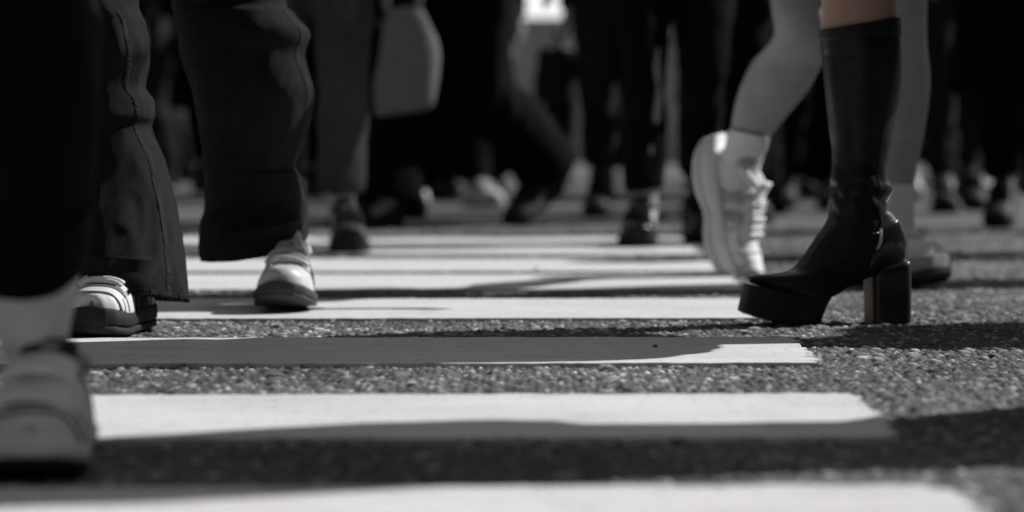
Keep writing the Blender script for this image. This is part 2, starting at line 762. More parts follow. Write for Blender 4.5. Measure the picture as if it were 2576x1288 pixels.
class Shoe:
    """sneaker in its own space: heel at y=0, toe at y=L, sole on z=0"""

    def __init__(s, L=0.285, wide=1.0, sole=SOLE_T, high=1.0, spring=0.014, chunky=0.0, crease=0.0, bow=1.0, tong=1.0, lace=(.47, .68), lthick=1.0, ln=6, collar=1.0):
        s.co = collar
        s.bow, s.tong, s.lr, s.lt, s.ln = bow, tong, lace, lthick, ln
        s.L, s.wide, s.sole, s.high, s.spring, s.ch, s.cr = L, wide, sole, high, spring, chunky, crease

    def base(s, t):
        z = s.sole
        if t > 0.68:
            z += s.spring * ((t - 0.68) / 0.32) ** 2
        if t < 0.15:
            z += 0.004 * ((0.15 - t) / 0.15) ** 2
        return z

    def surf(s, t, th, off=0.0):
        t = min(max(t, 0.0), 1.0)
        w_ = sinterp(TS, WS, t) * s.wide + off
        h = sinterp(TS, HS, t) * s.high
        c, sn = math.cos(th), math.sin(th)
        z0 = s.base(t) - 0.006
        cx = 0.006 * math.sin(math.pi * min(1, max(0, (t - .3) / .7)))
        if sn >= 0:
            x = w_ * spow(c, 0.75)
            z = z0 + (h + off) * spow(sn, 0.8)
        else:
            x = w_ * spow(c, 0.75)
            z = z0 + 0.006 * sn
        y = s.L * (0.012 + 0.976 * t)
        if t < 0.02:
            y -= off
        if t > 0.95:
            y += off * (t - 0.95) / 0.05
        if s.cr and sn > 0:
            k = math.exp(-((t - 0.62) / 0.16) ** 2)
            z -= s.cr * k * sn * (0.5 + 0.5 * math.sin(t * 62 + 2.2 * c)) ** 2
            x += s.cr * 0.5 * k * noise.noise(V((t * 14, th * 2, 1.3)))
        return V((x + cx, y, z))

    def upper(s):
        mb = MB()
        ts = []
        for i in range(41):
            q = i / 40
            ts.append(0.5 - 0.5 * math.cos(math.pi * q) if s.cr == 0 else 0.35 * (0.5 - 0.5 * math.cos(math.pi * q)) + 0.65 * q)
        n = 30
        vs, f = [], []
        for t in ts:
            for j in range(n):
                vs.append(s.surf(t, 2 * math.pi * j / n))
        for i in range(len(ts) - 1):
            for j in range(n):
                k = (j + 1) % n
                f.append((i * n + j, i * n + k, (i + 1) * n + k, (i + 1) * n + j))
        f.append(tuple(range(n))[::-1])
        f.append(tuple((len(ts) - 1) * n + j for j in range(n)))
        mb.add(vs, f)
        # padded collar
        cy = 0.20 * s.L
        pts = []
        for k in range(25):
            a = 2 * math.pi * k / 24
            pts.append((0.034 * s.co * s.wide * math.cos(a), cy + 0.052 * math.sin(a), s.sole + 0.068 * s.high + 0.010 * math.sin(a) + 0.010 * abs(math.sin(a))))
        mb.tube(pts, [0.0075 * s.co] * 25, n=8, cap=False)
        return mb

    def tongue(s):
        mb = MB()
        y0 = 0.36 * s.L
        z0 = s.sole + 0.085 * s.high
        mb.tube([(0, 0.50 * s.L, z0 - 0.018), (0, y0 + 0.012, z0), (0, y0, z0 + 0.014 * s.tong), (0, y0 - 0.004, z0 + 0.022 * s.tong)], [(0.024, 0.006), (0.026, 0.006), (0.026, 0.006), (0.022, 0.004)], n=14, sub=4)
        return mb

    def sole_mesh(s, lo=0.0, hi=1.0, grow=0.005):
        mb = MB()
        n, m = 44, 22
        vs, f = [], []
        for i in range(n + 1):
            t = 0.5 - 0.5 * math.cos(math.pi * i / n)
            w_ = sinterp(TS, WS, t) * s.wide + grow + s.ch * 0.006
            if i in (0, n):
                w_ *= 0.55
            top = s.base(t) + 0.004 + s.ch * 0.008 * (1 - t)
            bot = s.spring * 0.9 * max(0, (t - 0.72) / 0.28) ** 2 + 0.006 * max(0, (0.1 - t) / 0.1) ** 2
            if s.ch:
                bot += s.ch * (.034 * max(0, (.30 - t) / .30) ** 2 + .011 * math.exp(-((t - .46) / .1) ** 2) + .018 * max(0, (t - .6) / .4) ** 2)
                top += s.ch * .012 * max(0, (.3 - t) / .3)
            z1 = bot + (top - bot) * hi
            z0 = bot + (top - bot) * lo
            cx = 0.006 * math.sin(math.pi * min(1, max(0, (t - .3) / .7)))
            y = s.L * t + (t - 0.5) * 2 * (grow + s.ch * (0.024 if t < .5 else .004))
            for j in range(m):
                a = 2 * math.pi * j / m
                x = w_ * spow(math.cos(a), 0.35)
                z = (z0 + z1) / 2 + (z1 - z0) / 2 * spow(math.sin(a), 0.4)
                vs.append(V((x + cx, y, z)))
        for i in range(n):
            for j in range(m):
                k = (j + 1) % m
                f.append((i * m + j, i * m + k, (i + 1) * m + k, (i + 1) * m + j))
        f.append(tuple(range(m))[::-1])
        f.append(tuple(n * m + j for j in range(m)))
        mb.add(vs, f)
        return mb

    def laces(s):
        bow, n = s.bow, s.ln
        mb = MB()
        for i in range(n):
            t = s.lr[0] + (s.lr[1] - s.lr[0]) * i / (n - 1)
            for sg in (1, -1):
                pts = []
                for k in range(9):
                    q = k / 8
                    th = math.pi / 2 + sg * (0.62 - 1.24 * q)
                    pts.append(s.surf(t + 0.025 * q, th, 0.0045 + 0.0015 * sg))
                mb.tube(pts, [(0.0042 * s.lt, 0.0022 * s.lt)] * 9, n=6)
        if bow:
            p = s.surf(0.46, math.pi / 2, 0.008)
            for sg in (1, -1):
                mb.tube([p, p + V((sg * 0.014, 0.002, 0.004)), p + V((sg * 0.025, 0.010, -0.006)), p + V((sg * 0.016, 0.014, -0.008)), p + V((0, 0.004, 0))], [(.0032, .0018)] * 5, n=6, sub=4)
                mb.tube([p, p + V((sg * 0.012, 0.016, -.002)), p + V((sg * 0.024, 0.032, -0.020))], [(.0028, .0016)] * 3, n=6, sub=3)
        return mb

    def panel(s, t0, t1, a0, a1, off=0.0022, nu=12, nv=10):
        mb = MB()
        patch(mb, lambda u, v, o: s.surf(u, v, o), t0, t1, a0, a1, off, nu, nv)
        return mb


SHOE_MESH = {}


def shoe_meshes(key, **kw):
    """mesh data for one kind of shoe, made once and shared"""
    if key in SHOE_MESH:
        return SHOE_MESH[key]
    s = Shoe(**kw)
    h = math.pi / 2
    d = dict(upper=s.upper().mesh('shoe_upper'), midsole=s.sole_mesh(0.28, 1.0).mesh('midsole'), outsole=s.sole_mesh(0.0, 0.34, 0.004).mesh('outsole'), laces=s.laces().mesh('laces'), tongue=s.tongue().mesh('tongue'),
             toe_cap=s.panel(0.80, 1.0, 0.06, math.pi - 0.06, nu=16, nv=24).mesh('toe_cap'), heel_counter=s.panel(0.0, 0.2, 0.06, math.pi - 0.06, nu=12, nv=16).mesh('heel_counter'))
    def sheets(name, rects, fn, off, nu, nv):
        out = []
        for t0, t1, a, b in rects:
            e = MB()
            patch(e, fn, t0, t1, a, b, off, nu, nv)
            out.append(e.mesh(name))
        d[name] = out
    P_ = math.pi
    te = s.lr[1] + .05
    sheets('eyestay', ((.42, te, h + .42, h + .85), (.42, te, h - .85, h - .42)), lambda u, v, o: s.surf(u, v, o), .003, 12, 5)
    sheets('side_panel', [(a, b, c, e) for c, e in ((.05, .75), (P_ - .75, P_ - .05)) for a, b in ((.28, .40), (.46, .55))], lambda u, v, o: s.surf(u + 0.10 * math.sin(v), v, o), .0026, 5, 8)
    sheets('mudguard', ((.62, .86, .03, .55), (.62, .86, P_ - .55, P_ - .03)), lambda u, v, o: s.surf(u, v, o), .0032, 10, 6)
    d['vamp'] = s.panel(.44, s.lr[1] + .03, h - .40, h + .40, .0012, nu=12, nv=8).mesh('vamp')
    d['toe_seam'] = []
    for tt in (.80, .90):
        q = MB()
        q.tube([s.surf(tt + .07 * math.sin(.1 + (P_ - .2) * k / 20) ** 2 * (1 if tt > .85 else .3), .1 + (P_ - .2) * k / 20, .0035) for k in range(21)], [.0016] * 21, n=6)
        d['toe_seam'].append(q.mesh('toe_seam'))
    hb = MB()
    hb.tube([(0, .014, s.sole + .060 * s.high), (0, .006, s.sole + .085 * s.high), (0, -.002, s.sole + .112 * s.high)], [(.013, .005), (.013, .006), (.010, .006)], n=12, sub=4)
    d['heel_tab'] = hb.mesh('heel_tab')
    SHOE_MESH[key] = d
    return d


def frame(fwd, up):
    f = V(fwd).normalized()
    u = V(up)
    u = (u - f * u.dot(f)).normalized()
    x = f.cross(u)
    return Matrix((x, f, u)).transposed().to_4x4()


def put_shoe(parent, meshes, M, mats, parts=('midsole', 'outsole', 'laces', 'tongue', 'toe_cap', 'heel_counter', 'eyestay', 'side_panel', 'mudguard'), flip=False, label=None):
    """shoe > its own pieces; M places it in the parent's space"""
    if flip:
        M = M @ Matrix.Scale(-1, 4, V((1, 0, 0)))
    u = link('shoe', meshes['upper'], mats['upper'], parent, M)
    if label:
        u['label'] = label
    for p in parts:
        for me in (meshes[p] if isinstance(meshes[p], list) else [meshes[p]]):
            link(p, me, mats.get(p, mats['upper']), u)
    return u


# ------------------------------------------------------------------ people
def ik(h, a, l1, l2, fwd):
    d = a - h
    L = min(d.length, l1 + l2 - 0.004)
    n = d.normalized()
    x = (l1 * l1 - l2 * l2 + L * L) / (2 * L)
    y = math.sqrt(max(0, l1 * l1 - x * x))
    p = (fwd - n * fwd.dot(n)).normalized()
    return h + n * x + p * y


def skeleton(pel, yaw, ank, toe, swing=0.35, tall=1.0, knees=None, elbow=0.25, lean=0.03):
    """joints of a walker; pel = middle of the hips, yaw turns +Y forward"""
    f = V((-math.sin(yaw), math.cos(yaw), 0))
    r = V((math.cos(yaw), math.sin(yaw), 0))
    up = V((0, 0, 1))
    J = dict(f=f, r=r, pel=V(pel), tall=tall)
    J['hip'] = [pel - r * 0.085 * tall, pel + r * 0.085 * tall]
    J['ank'] = [V(a) for a in ank]
    J['toe'] = [V(a) for a in toe]
    if knees:
        J['knee'] = [V(k) for k in knees]
    else:
        J['knee'] = [ik(J['hip'][i], J['ank'][i], 0.425 * tall, 0.42 * tall, f) for i in (0, 1)]
    J['chest'] = pel + up * 0.36 * tall + f * lean
    J['neck'] = pel + up * 0.545 * tall + f * lean * 1.4
    J['head'] = pel + up * 0.675 * tall + f * (lean * 1.6 + 0.015)
    J['sh'] = [J['neck'] - r * 0.175 * tall - up * 0.045 * tall, J['neck'] + r * 0.175 * tall - up * 0.045 * tall]
    J['elb'], J['wri'] = [], []
    for i, sg in ((0, 1), (1, -1)):
        a = swing * sg
        side = r * (0.10 * (-1 if i == 0 else 1))
        e = J['sh'][i] + (f * math.sin(a) - up * math.cos(a)) * 0.285 * tall + side * 0.5
        b = a + elbow
        wv = e + (f * math.sin(b) - up * math.cos(b)) * 0.25 * tall + side * 0.1
        J['elb'].append(e)
        J['wri'].append(wv)
    return J


def hand(mb, wr, direc, palm_side, tall=1.0):
    """palm, four curled fingers of different length and a thumb from the side"""
    d = direc.normalized()
    s_ = (palm_side - d * palm_side.dot(d)).normalized()
    n = d.cross(s_)
    k = tall
    mb.tube([wr - d * 0.01, wr + d * 0.03 * k, wr + d * 0.075 * k, wr + d * 0.092 * k], [(.022, .016), (.034, .017), (.038, .015), (.034, .011)], n=12, sub=2)
    for i, (q, L) in enumerate(((-.027, .066), (-.009, .075), (.009, .070), (.026, .055))):
        b = wr + d * 0.085 * k + s_ * q * k
        mb.tube([b, b + d * L * .45 * k + n * .006, b + d * L * .75 * k + n * .018, b + d * L * .92 * k + n * .032], [.0095, .009, .0085, .007], n=8, sub=2)
    b = wr + d * 0.025 * k - s_ * 0.026 * k
    mb.tube([b, b + d * .024 * k - s_ * .016 * k + n * .008, b + d * .048 * k - s_ * .02 * k + n * .016, b + d * .064 * k - s_ * .019 * k + n * .022], [.012, .011, .0095, .008], n=8, sub=2)


def body_mb(J, legs=(True, True), extra=None):
    mb = MB()
    k = J['tall']
    up = V((0, 0, 1))
    f, r, pel = J['f'], J['r'], J['pel']
    for i in (0, 1):
        h, kn, an, to = J['hip'][i], J['knee'][i], J['ank'][i], J['toe'][i]
        if legs[i]:
            mb.tube([h + up * 0.04, h.lerp(kn, .35), h.lerp(kn, .75), kn, kn.lerp(an, .28) - f * .008, kn.lerp(an, .6), kn.lerp(an, .88), an], [.082 * k, .076 * k, .06 * k, .052 * k, .054 * k, .043 * k, .034 * k, .036 * k], n=18, sub=4)
            if legs[i] != 'nofoot':
                mb.tube([an - up * 0.0, an.lerp(to, .3) - up * .012, an.lerp(to, .7), to], [.034, .032, .03, .016], n=12, sub=3)
    # trunk
    def sec(z, a, b, o=0.0):
        c = pel + up * z * k + f * o
        return (c, r * a * k, f * b * k, 2.3)
    Loft([sec(-.10, .10, .08), sec(-.04, .155, .105, -.01), sec(.05, .16, .11, -.005), sec(.17, .13, .092, .01), sec(.30, .15, .105, .02), sec(.42, .165, .105, .03), sec(.49, .15, .085, .035), sec(.53, .09, .065, .04)]).build(mb, 40, 28)
    for i in (0, 1):
        mb.ball(J['sh'][i], .058 * k)
        mb.tube([J['neck'] - up * .09 * k, J['sh'][i].lerp(J['neck'], .45), J['sh'][i]], [.06 * k, .052 * k, .052 * k], n=12)
        mb.tube([J['sh'][i], J['sh'][i].lerp(J['elb'][i], .5), J['elb'][i], J['elb'][i].lerp(J['wri'][i], .3), J['wri'][i]], [.048 * k, .043 * k, .036 * k, .037 * k, .025 * k], n=14, sub=3)
        hand(mb, J['wri'][i], J['wri'][i] - J['elb'][i], f, k)
    hd = J['head']
    mb.tube([J['neck'] - up * .05 * k, J['neck'] + up * .04 * k, hd - f * .01 - up * .05 * k], [.06 * k, .05 * k, .05 * k], n=14)
    mb.ball(hd + up * .012 * k - f * .012, (.073 * k, .092 * k, .098 * k), 20, 14, Matrix((r, f, up)).transposed())
    mb.ball(hd - up * .055 * k + f * .028 * k, (.052 * k, .055 * k, .058 * k), 16, 10, Matrix((r, f, up)).transposed())
    nb = hd + f * .088 * k - up * .018 * k
    mb.tube([nb + up * .03 - f * .012, nb - up * .006 + f * .012, nb - up * .02 + f * .002], [.008, .013, .012], n=8, sub=2)
    for sg in (-1, 1):
        mb.ball(hd + r * sg * .074 * k - up * .01 - f * .008, (.009, .02, .03), 8, 6, Matrix((r, f, up)).transposed())
        mb.ball(hd + r * sg * .03 * k + f * .079 * k + up * .004, (.014, .01, .009), 8, 6, Matrix((r, f, up)).transposed())
    mb.ball(hd - up * .062 * k + f * .08 * k, (.024, .01, .008), 10, 6, Matrix((r, f, up)).transposed())
    if extra:
        extra(mb)
    return mb


def trousers_mb(J, r_thigh=.098, r_knee=.075, r_hem=.08, hem=.10, low=True):
    mb = MB()
    k = J['tall']
    up = V((0, 0, 1))
    f, r, pel = J['f'], J['r'], J['pel']
    for i in (0, 1):
        h, kn, an = J['hip'][i], J['knee'][i], J['ank'][i]
        e = an.lerp(kn, max(0.0, (hem - .07) / .42))
        mb.tube([h + up * .02, h.lerp(kn, .4), kn, kn.lerp(e, .45) - f * .008, kn.lerp(e, .85), e], [r_thigh * k, (r_thigh * .92) * k, r_knee * k, (r_knee * .55 + r_hem * .45) * k, r_hem * k, r_hem * k], n=22, sub=5)

    def sec(z, a, b, o=0.0):
        return (pel + up * z * k + f * o, r * a * k, f * b * k, 2.4)
    Loft([sec(-.11, .10, .085), sec(-.05, .165, .118, -.01), sec(.05, .168, .122, -.005), sec(.13, .15, .11, .005)]).build(mb, 16, 28)
    return mb


def coat_mb(J, hem=.75, flare=.19, sleeve=.062):
    """jacket or coat; hem = height of its lower edge above the ground"""
    mb = MB()
    k = J['tall']
    up = V((0, 0, 1))
    f, r, pel = J['f'], J['r'], J['pel']
    zb = hem - pel.z

    def sec(z, a, b, o=0.0):
        return (pel + up * z + f * o, r * a * k, f * b * k, 2.4)
    keys = [sec(zb, flare, flare * .78), sec(zb + .02, flare, flare * .78)]
    if zb < -.15:
        keys.append(sec(zb * .5, flare * .6 + .075, .14))
    keys += [sec(.04 * k, .178, .135), sec(.17 * k, .165, .12, .01), sec(.32 * k, .185, .13, .02), sec(.43 * k, .195, .125, .03), sec(.50 * k, .165, .10, .035), sec(.555 * k, .085, .075, .045)]
    Loft(keys).build(mb, 50, 32)
    for i in (0, 1):
        s_, e, w_ = J['sh'][i], J['elb'][i], J['wri'][i]
        mb.ball(s_, .07 * k)
        mb.tube([s_, s_.lerp(e, .5), e, e.lerp(w_, .5), e.lerp(w_, .97)], [.07 * k, sleeve * k, sleeve * .92 * k, sleeve * .82 * k, sleeve * .75 * k], n=16, sub=4)
    return mb


def hair_mb(J, long=0.0):
    mb = MB()
    k = J['tall']
    up = V((0, 0, 1))
    f, r, hd = J['f'], J['r'], J['head']
    M = Matrix((r, f, up)).transposed()
    mb.ball(hd + up * .035 * k - f * .03, (.083 * k, .09 * k, .088 * k), 20, 14, M)
    mb.ball(hd - up * .02 * k - f * .055, (.076 * k, .06 * k, .08 * k), 16, 10, M)
    if long:
        mb.tube([hd - f * .06, hd - f * .085 - up * .12 * k, hd - f * .09 - up * (.12 + long) * k], [(.08, .05), (.09, .045), (.06, .02)], n=16, sub=4)
    return mb


# ---- crowd: a few walking poses, each made once
VAR = {}


def crowd_pose(key, stride, phase, tall=1.0, coat_hem=.78, flare=.2, r_hem=.085, r_knee=.075, hem=.09, hair_long=0.0, seed=0.0, apart=0.075):
    k = tall
    pel = V((0, 0, .905 * k - stride * stride * .12))
    a, b = (0, 1) if phase > 0 else (1, 0)
    ank, toe = [None, None], [None, None]
    sgn = {0: -1, 1: 1}
    ank[a] = V((sgn[a] * apart, stride * .5, .085))
    toe[a] = V((sgn[a] * (apart + .02), stride * .5 + .17, .03))
    lift = min(.10, stride * .22)
    ank[b] = V((sgn[b] * apart, -stride * .5, .085 + lift))
    pt = lift / .17
    toe[b] = V((sgn[b] * (apart + .02), -stride * .5 + .16, .03 + 0.004))
    J = skeleton(pel, 0.0, ank, toe, swing=.15 + stride * .5 * (-1 if phase > 0 else 1), tall=k)
    d = dict(J=J)
    d['body'] = remesh(body_mb(J), .009, 3, 'body')
    t = remesh(trousers_mb(J, r_hem=r_hem, r_knee=r_knee, hem=hem), .014, 4, 'trousers')
    wrinkle(t, .008, 11, seed)
    d['trousers'] = t
    c = remesh(coat_mb(J, coat_hem, flare), .016, 4, 'coat')
    wrinkle(c, .010, 8, seed + 3)
    d['coat'] = c
    d['hair'] = remesh(hair_mb(J, hair_long), .014, 3, 'hair')
    Ms = []
    for i in (0, 1):
        fw = toe[i] - ank[i]
        if i == a:
            M = frame((sgn[i] * .1, 1, 0), (0, 0, 1))
            O = V((ank[i].x, ank[i].y - .06, 0))
        else:
            fdir = V((0, .20, -(lift + .0)))
            M = frame(fdir, (0, 0, 1))
            O = V((ank[i].x, ank[i].y - .06, 0)) + V((0, 0, lift + .012))
        Ms.append(Matrix.Translation(O) @ M)
    d['shoe'] = Ms
    VAR[key] = d


crowd_pose('stand', .10, 1, 1.0, .82, .19, seed=1)
crowd_pose('walk', .42, 1, 1.0, .80, .20, r_hem=.075, seed=2)
crowd_pose('stride', .62, -1, 1.03, .84, .20, r_hem=.11, r_knee=.095, hem=.07, seed=4)
crowd_pose('wide', .40, -1, .98, .72, .21, r_hem=.13, r_knee=.105, hem=.05, hair_long=.18, seed=6)
crowd_pose('longcoat', .38, 1, 1.0, .42, .24, r_hem=.07, seed=8)
crowd_pose('slim', .30, -1, 1.02, .86, .18, r_hem=.055, r_knee=.062, hem=.13, seed=9, apart=.078)
crowd_pose('slimb', .30, 1, 1.02, .80, .18, r_hem=.06, r_knee=.066, hem=.13, seed=12, apart=.083)

SUEDE = ('midsole', 'outsole', 'laces', 'tongue', 'toe_cap', 'heel_counter', 'eyestay', 'side_panel', 'mudguard', 'vamp', 'toe_seam')
FULL = ('midsole', 'outsole', 'laces', 'tongue', 'toe_cap', 'heel_counter', 'eyestay', 'side_panel', 'mudguard', 'heel_tab', 'vamp', 'toe_seam')
PLAIN = shoe_meshes('plain', L=.28)
HAIR = mat('hair', .012, rough=.6, var=.4, scale=60)
SKIN = mat('skin_grey', .33, rough=.5, spec=.35, var=.13, scale=14, bump=.12, bscale=90)
NCROWD = [0]


def shoe_set(up, sole=.02, lace=None, rough=.7, coat=0.0, name=None):
    u = mat(name or 'shoe_leather_%.3f_%.2f' % (up, rough), up, rough=rough, spec=.4, var=.15, scale=50, bump=.12, bscale=120, coat=coat)
    so = mat('sole_%.3f' % sole, sole, rough=.85, var=.2, scale=80, bump=.2, bscale=160)
    la = mat('lace_%.3f' % (lace if lace is not None else up), lace if lace is not None else up, rough=.9, var=.1)
    return dict(upper=u, midsole=so, outsole=so, laces=la)


GROUP = 'people in the crowd on the crossing'


def crowd(x, D, deg, key, label, legs=.012, coat=.010, shoe=.02, sole=.02, scale=1.0, y=None, rough=.7, shoecoat=0.0, mono=False):
    """a walker of the crowd; x in picture units at depth D, deg: 180 faces the camera"""
    if y is not None:
        p = gnd(x, y)
        X, Y = p.x, p.y
    else:
        X, Y = (x - 1288) / FPX * D, D
    d = VAR[key]
    root = empty('person', (X, Y, 0), label, 'person', GROUP, R(deg))
    root.scale = (scale, scale, scale)
    link('body', d['body'], SKIN, root)
    link('trousers', d['trousers'], cloth(legs), root)
    link('coat', d['coat'], cloth(coat), root)
    link('hair', d['hair'], HAIR, root)
    ms = shoe_set(shoe, sole, rough=rough, coat=shoecoat)
    for i in (0, 1):
        put_shoe(root, PLAIN, d['shoe'][i], ms, ('midsole', 'outsole', 'laces', 'tongue'), flip=(i == 0))
    return root


#CROWD_BEGIN
crowd(790, 7.3, 180, 'slimb', 'person in dark grey trousers just right of the wide jeans, near the far stripes', .045, .06, .02, .02)
crowd(1688, 7.62, 180, 'slim', 'person in black trousers with glossy black boots left of the lifted white sneaker', .009, .009, .01, .01, rough=.16, shoecoat=.6)
crowd(985, 9.9, 186, 'wide', 'person in wide black trousers beside the hanging pale bag', .010, .010, .015, .015)
crowd(1180, 9.0, 140, 'stride', 'person in black taking a long stride across the middle of the crowd', .009, .009, .012, .012)
crowd(1565, 9.9, 176, 'slimb', 'person in black coat and dark grey trousers between the strider and the glossy boots', .030, .010, .03, .02)
crowd(2575, 8.8, 165, 'longcoat', 'person in black long coat cut by the right edge of the picture', .009, .009, .012, .012)
crowd(447, 15.6, 88, 'stand', 'person in dark grey standing sideways, seen between the two jeans legs', .020, .020, .02, .02)
crowd(1905, 10.4, 190, 'wide', 'person in wide black trousers behind the lifted white sneaker', .010, .010, .015, .015)
crowd(2025, 11.2, 175, 'longcoat', 'person in black long coat behind the bare calf and the boot shaft', .010, .010, .02, .015)
crowd(1815, 9.6, 178, 'slimb', 'person in black right behind the glossy boots', .010, .010, .015, .012)
crowd(2400, 10.8, 184, 'slim', 'person in charcoal trousers right of the bare planted leg', .022, .012, .02, .02)
crowd(1105, 11.6, 200, 'walk', 'person in black with one pale shoe showing under the strider', .010, .012, .55, .4)
crowd(2345, 13.2, 195, 'walk', 'person far back with pale shoes close to the bare planted leg', .012, .012, .6, .5)
crowd(2450, 12.9, 170, 'stride', 'person far back with white shoes near the long coat at the right edge', .010, .015, .7, .6)
crowd(830, 13.0, 180, 'longcoat', 'person in long black coat behind the dark grey trousers', .010, .010, .02, .02)
crowd(945, 13.6, 176, 'walk', 'person in black coat behind the wide black trousers and the bag', .011, .010, .02, .02)
crowd(1055, 14.6, 182, 'slim', 'person in grey trousers in the far row behind the pale bag', .060, .014, .2, .1)
crowd(1180, 14.0, 185, 'longcoat', 'person in long black coat behind the strider, on its left', .010, .010, .02, .02)
crowd(1190, 13.0, 172, 'wide', 'person in wide black trousers straight behind the strider', .010, .010, .02, .02)
crowd(1562, 13.0, 176, 'walk', 'person in black behind the gap left of the glossy boots', .012, .010, .02, .02)
crowd(1832, 12.8, 181, 'longcoat', 'person in long black coat behind the right glossy boot', .010, .010, .02, .02)
crowd(1850, 13.9, 178, 'walk', 'person in black in the far row above the white sneaker heel', .012, .010, .02, .02)
crowd(1950, 14.4, 183, 'longcoat', 'person in long black coat in the far row behind the bare knee', .010, .010, .35, .2)
crowd(2080, 13.6, 177, 'wide', 'person in wide black trousers behind the boot shaft', .010, .010, .02, .02)
crowd(2200, 13.0, 180, 'longcoat', 'person in long black coat hidden behind the boot and the planted leg', .010, .010, .02, .02)
crowd(2310, 15.5, 180, 'longcoat', 'person in long black coat in the far row right of the planted leg', .012, .012, .02, .02)
crowd(2410, 16.2, 178, 'wide', 'person in wide dark trousers in the far row near the right edge', .030, .012, .02, .02)
crowd(2510, 14.8, 182, 'longcoat', 'person in long black coat behind the coat at the right edge', .010, .010, .3, .2)
crowd(545, 14.2, 180, 'longcoat', 'person in long black coat far behind the right jeans leg', .010, .010, .02, .02)
crowd(660, 13.2, 178, 'walk', 'person in black hidden behind the right jeans leg', .010, .010, .02, .02)
crowd(1410, 15.5, 180, 'slim', 'short person in dark grey in the gap under the bright sky patch', .02, .022, .03, .03, scale=.52)
for i_, (x_, D_) in enumerate(((880, 17.5), (1010, 18.4), (1125, 17.2), (1190, 18.0), (1556, 17.0), (1795, 18.2), (1850, 17.4), (1905, 18.6), (2010, 17.6), (2130, 18.3), (2380, 19.2), (2470, 18.0), (2560, 19.0), (720, 17.6), (330, 18), (250, 16), (120, 16.5), (-20, 15.2), (-190, 16.8), (-330, 15.4), (-480, 17.2), (-640, 15.8), (-800, 16.6), (2700, 17.5), (2830, 16.2), (2990, 17))):
    crowd(x_, D_, 176 + (i_ * 37) % 10, ('longcoat', 'wide', 'walk')[i_ % 3], 'dark figure in the rearmost row of the crowd', .012, .012, .03, .03)
# walkers beyond the right edge, whose shadows fall into the picture
for (x_, y_, dg_, key_, lab_) in ((.99, 3.17, 202, 'stand', 'person in black just beyond the right edge whose long shadow crosses the second stripe'), (1.37, 3.09, 202, 'stand', 'person in slim trousers beyond the right edge, shading the suede sneaker'),
                                  (2.42, 4.86, 92, 'longcoat', 'person in long coat beyond the right edge, shading the road right of the boot'),
                                  (2.05, 6.05, 185, 'walk', 'person in black beyond the right edge, shading the planted white sneaker'), (2.25, 7.35, 172, 'wide', 'person in wide trousers beyond the right edge, behind the other off-frame walkers')):
    crowd(1288 + x_ / y_ * FPX, y_, dg_, key_, lab_, .012, .012, .03, .03)


def tote(x, y0, y1, D, wid, label, v):
    """soft cloth bag hanging from straps"""
    top, bot = at(x, y0, D), at(x, y1, D)
    root = empty('tote_bag', (top.x, D, bot.z), label, 'bag')
    h = top.z - bot.z
    keys = []
    for q, a, b in ((0, .40, .02), (.06, .47, .05), (.3, .52, .065), (.6, .46, .05), (.85, .36, .03), (1, .27, .012)):
        keys.append((V((top.x + .02 * math.sin(q * 3), D, bot.z + h * q)), V((a * wid, 0, .01)), V((0, b, 0)), 2.8))
    L_ = Loft(keys, lambda p, t, th: 0.014 * noise.noise(V((p.x * 13, p.y * 13, p.z * 8))))
    obj('pouch', L_.build(MB(), 40, 40), cloth(v, 'canvas'), root)
    for sg in (-1, 1):
        b = MB()
        b.tube([top + V((sg * .05, -.01, -.01)), top + V((sg * .045, -.01, .12)), top + V((sg * .02, -.01, .22)), top + V((0, -.01, .25))], [(.012, .003)] * 4, n=8, sub=5)
        obj('strap', b, cloth(v * .9, 'strap'), root)


tote(1012, 18, 285, 8.6, .19, 'pale grey cloth bag hanging in the crowd left of the strider', .17)


def building(name, x0, x1, y0, y1, h, label, face):
    root = empty(name, ((x0 + x1) / 2, (y0 + y1) / 2, 0), label, 'building')
    m = mat('dark_facade', .10, rough=.8, var=.2, scale=.6, bump=.2, bscale=6)
    b = MB()
    b.box(((x0 + x1) / 2, (y0 + y1) / 2, h / 2), ((x1 - x0) / 2, (y1 - y0) / 2, h / 2))
    obj('wall', b, m, root, smooth=False)
    g = mat('dark_glass', .02, rough=.1, spec=.6, var=.2)
    wb = MB()
    wb.box((0, 0, 0), (1.6, .06, 1.1))
    me = wb.mesh('window', False)
    for i in range(8):
        for j in range(int((h - 4) / 5.5) + 1 if h > 12 else 1):
            t = (i + .5) / 8
            if face == 'y':
                p = V((x0 + (x1 - x0) * t, y1 + .03, 3.5 + 5.5 * j))
                M = Matrix.Translation(p - V(root.location))
            else:
                p = V((x1 + .03, y0 + (y1 - y0) * t, 3.5 + 5.5 * j))
                M = Matrix.Translation(p - V(root.location)) @ Matrix.Rotation(R(90), 4, 'Z')
            link('window', me, g, root, M)




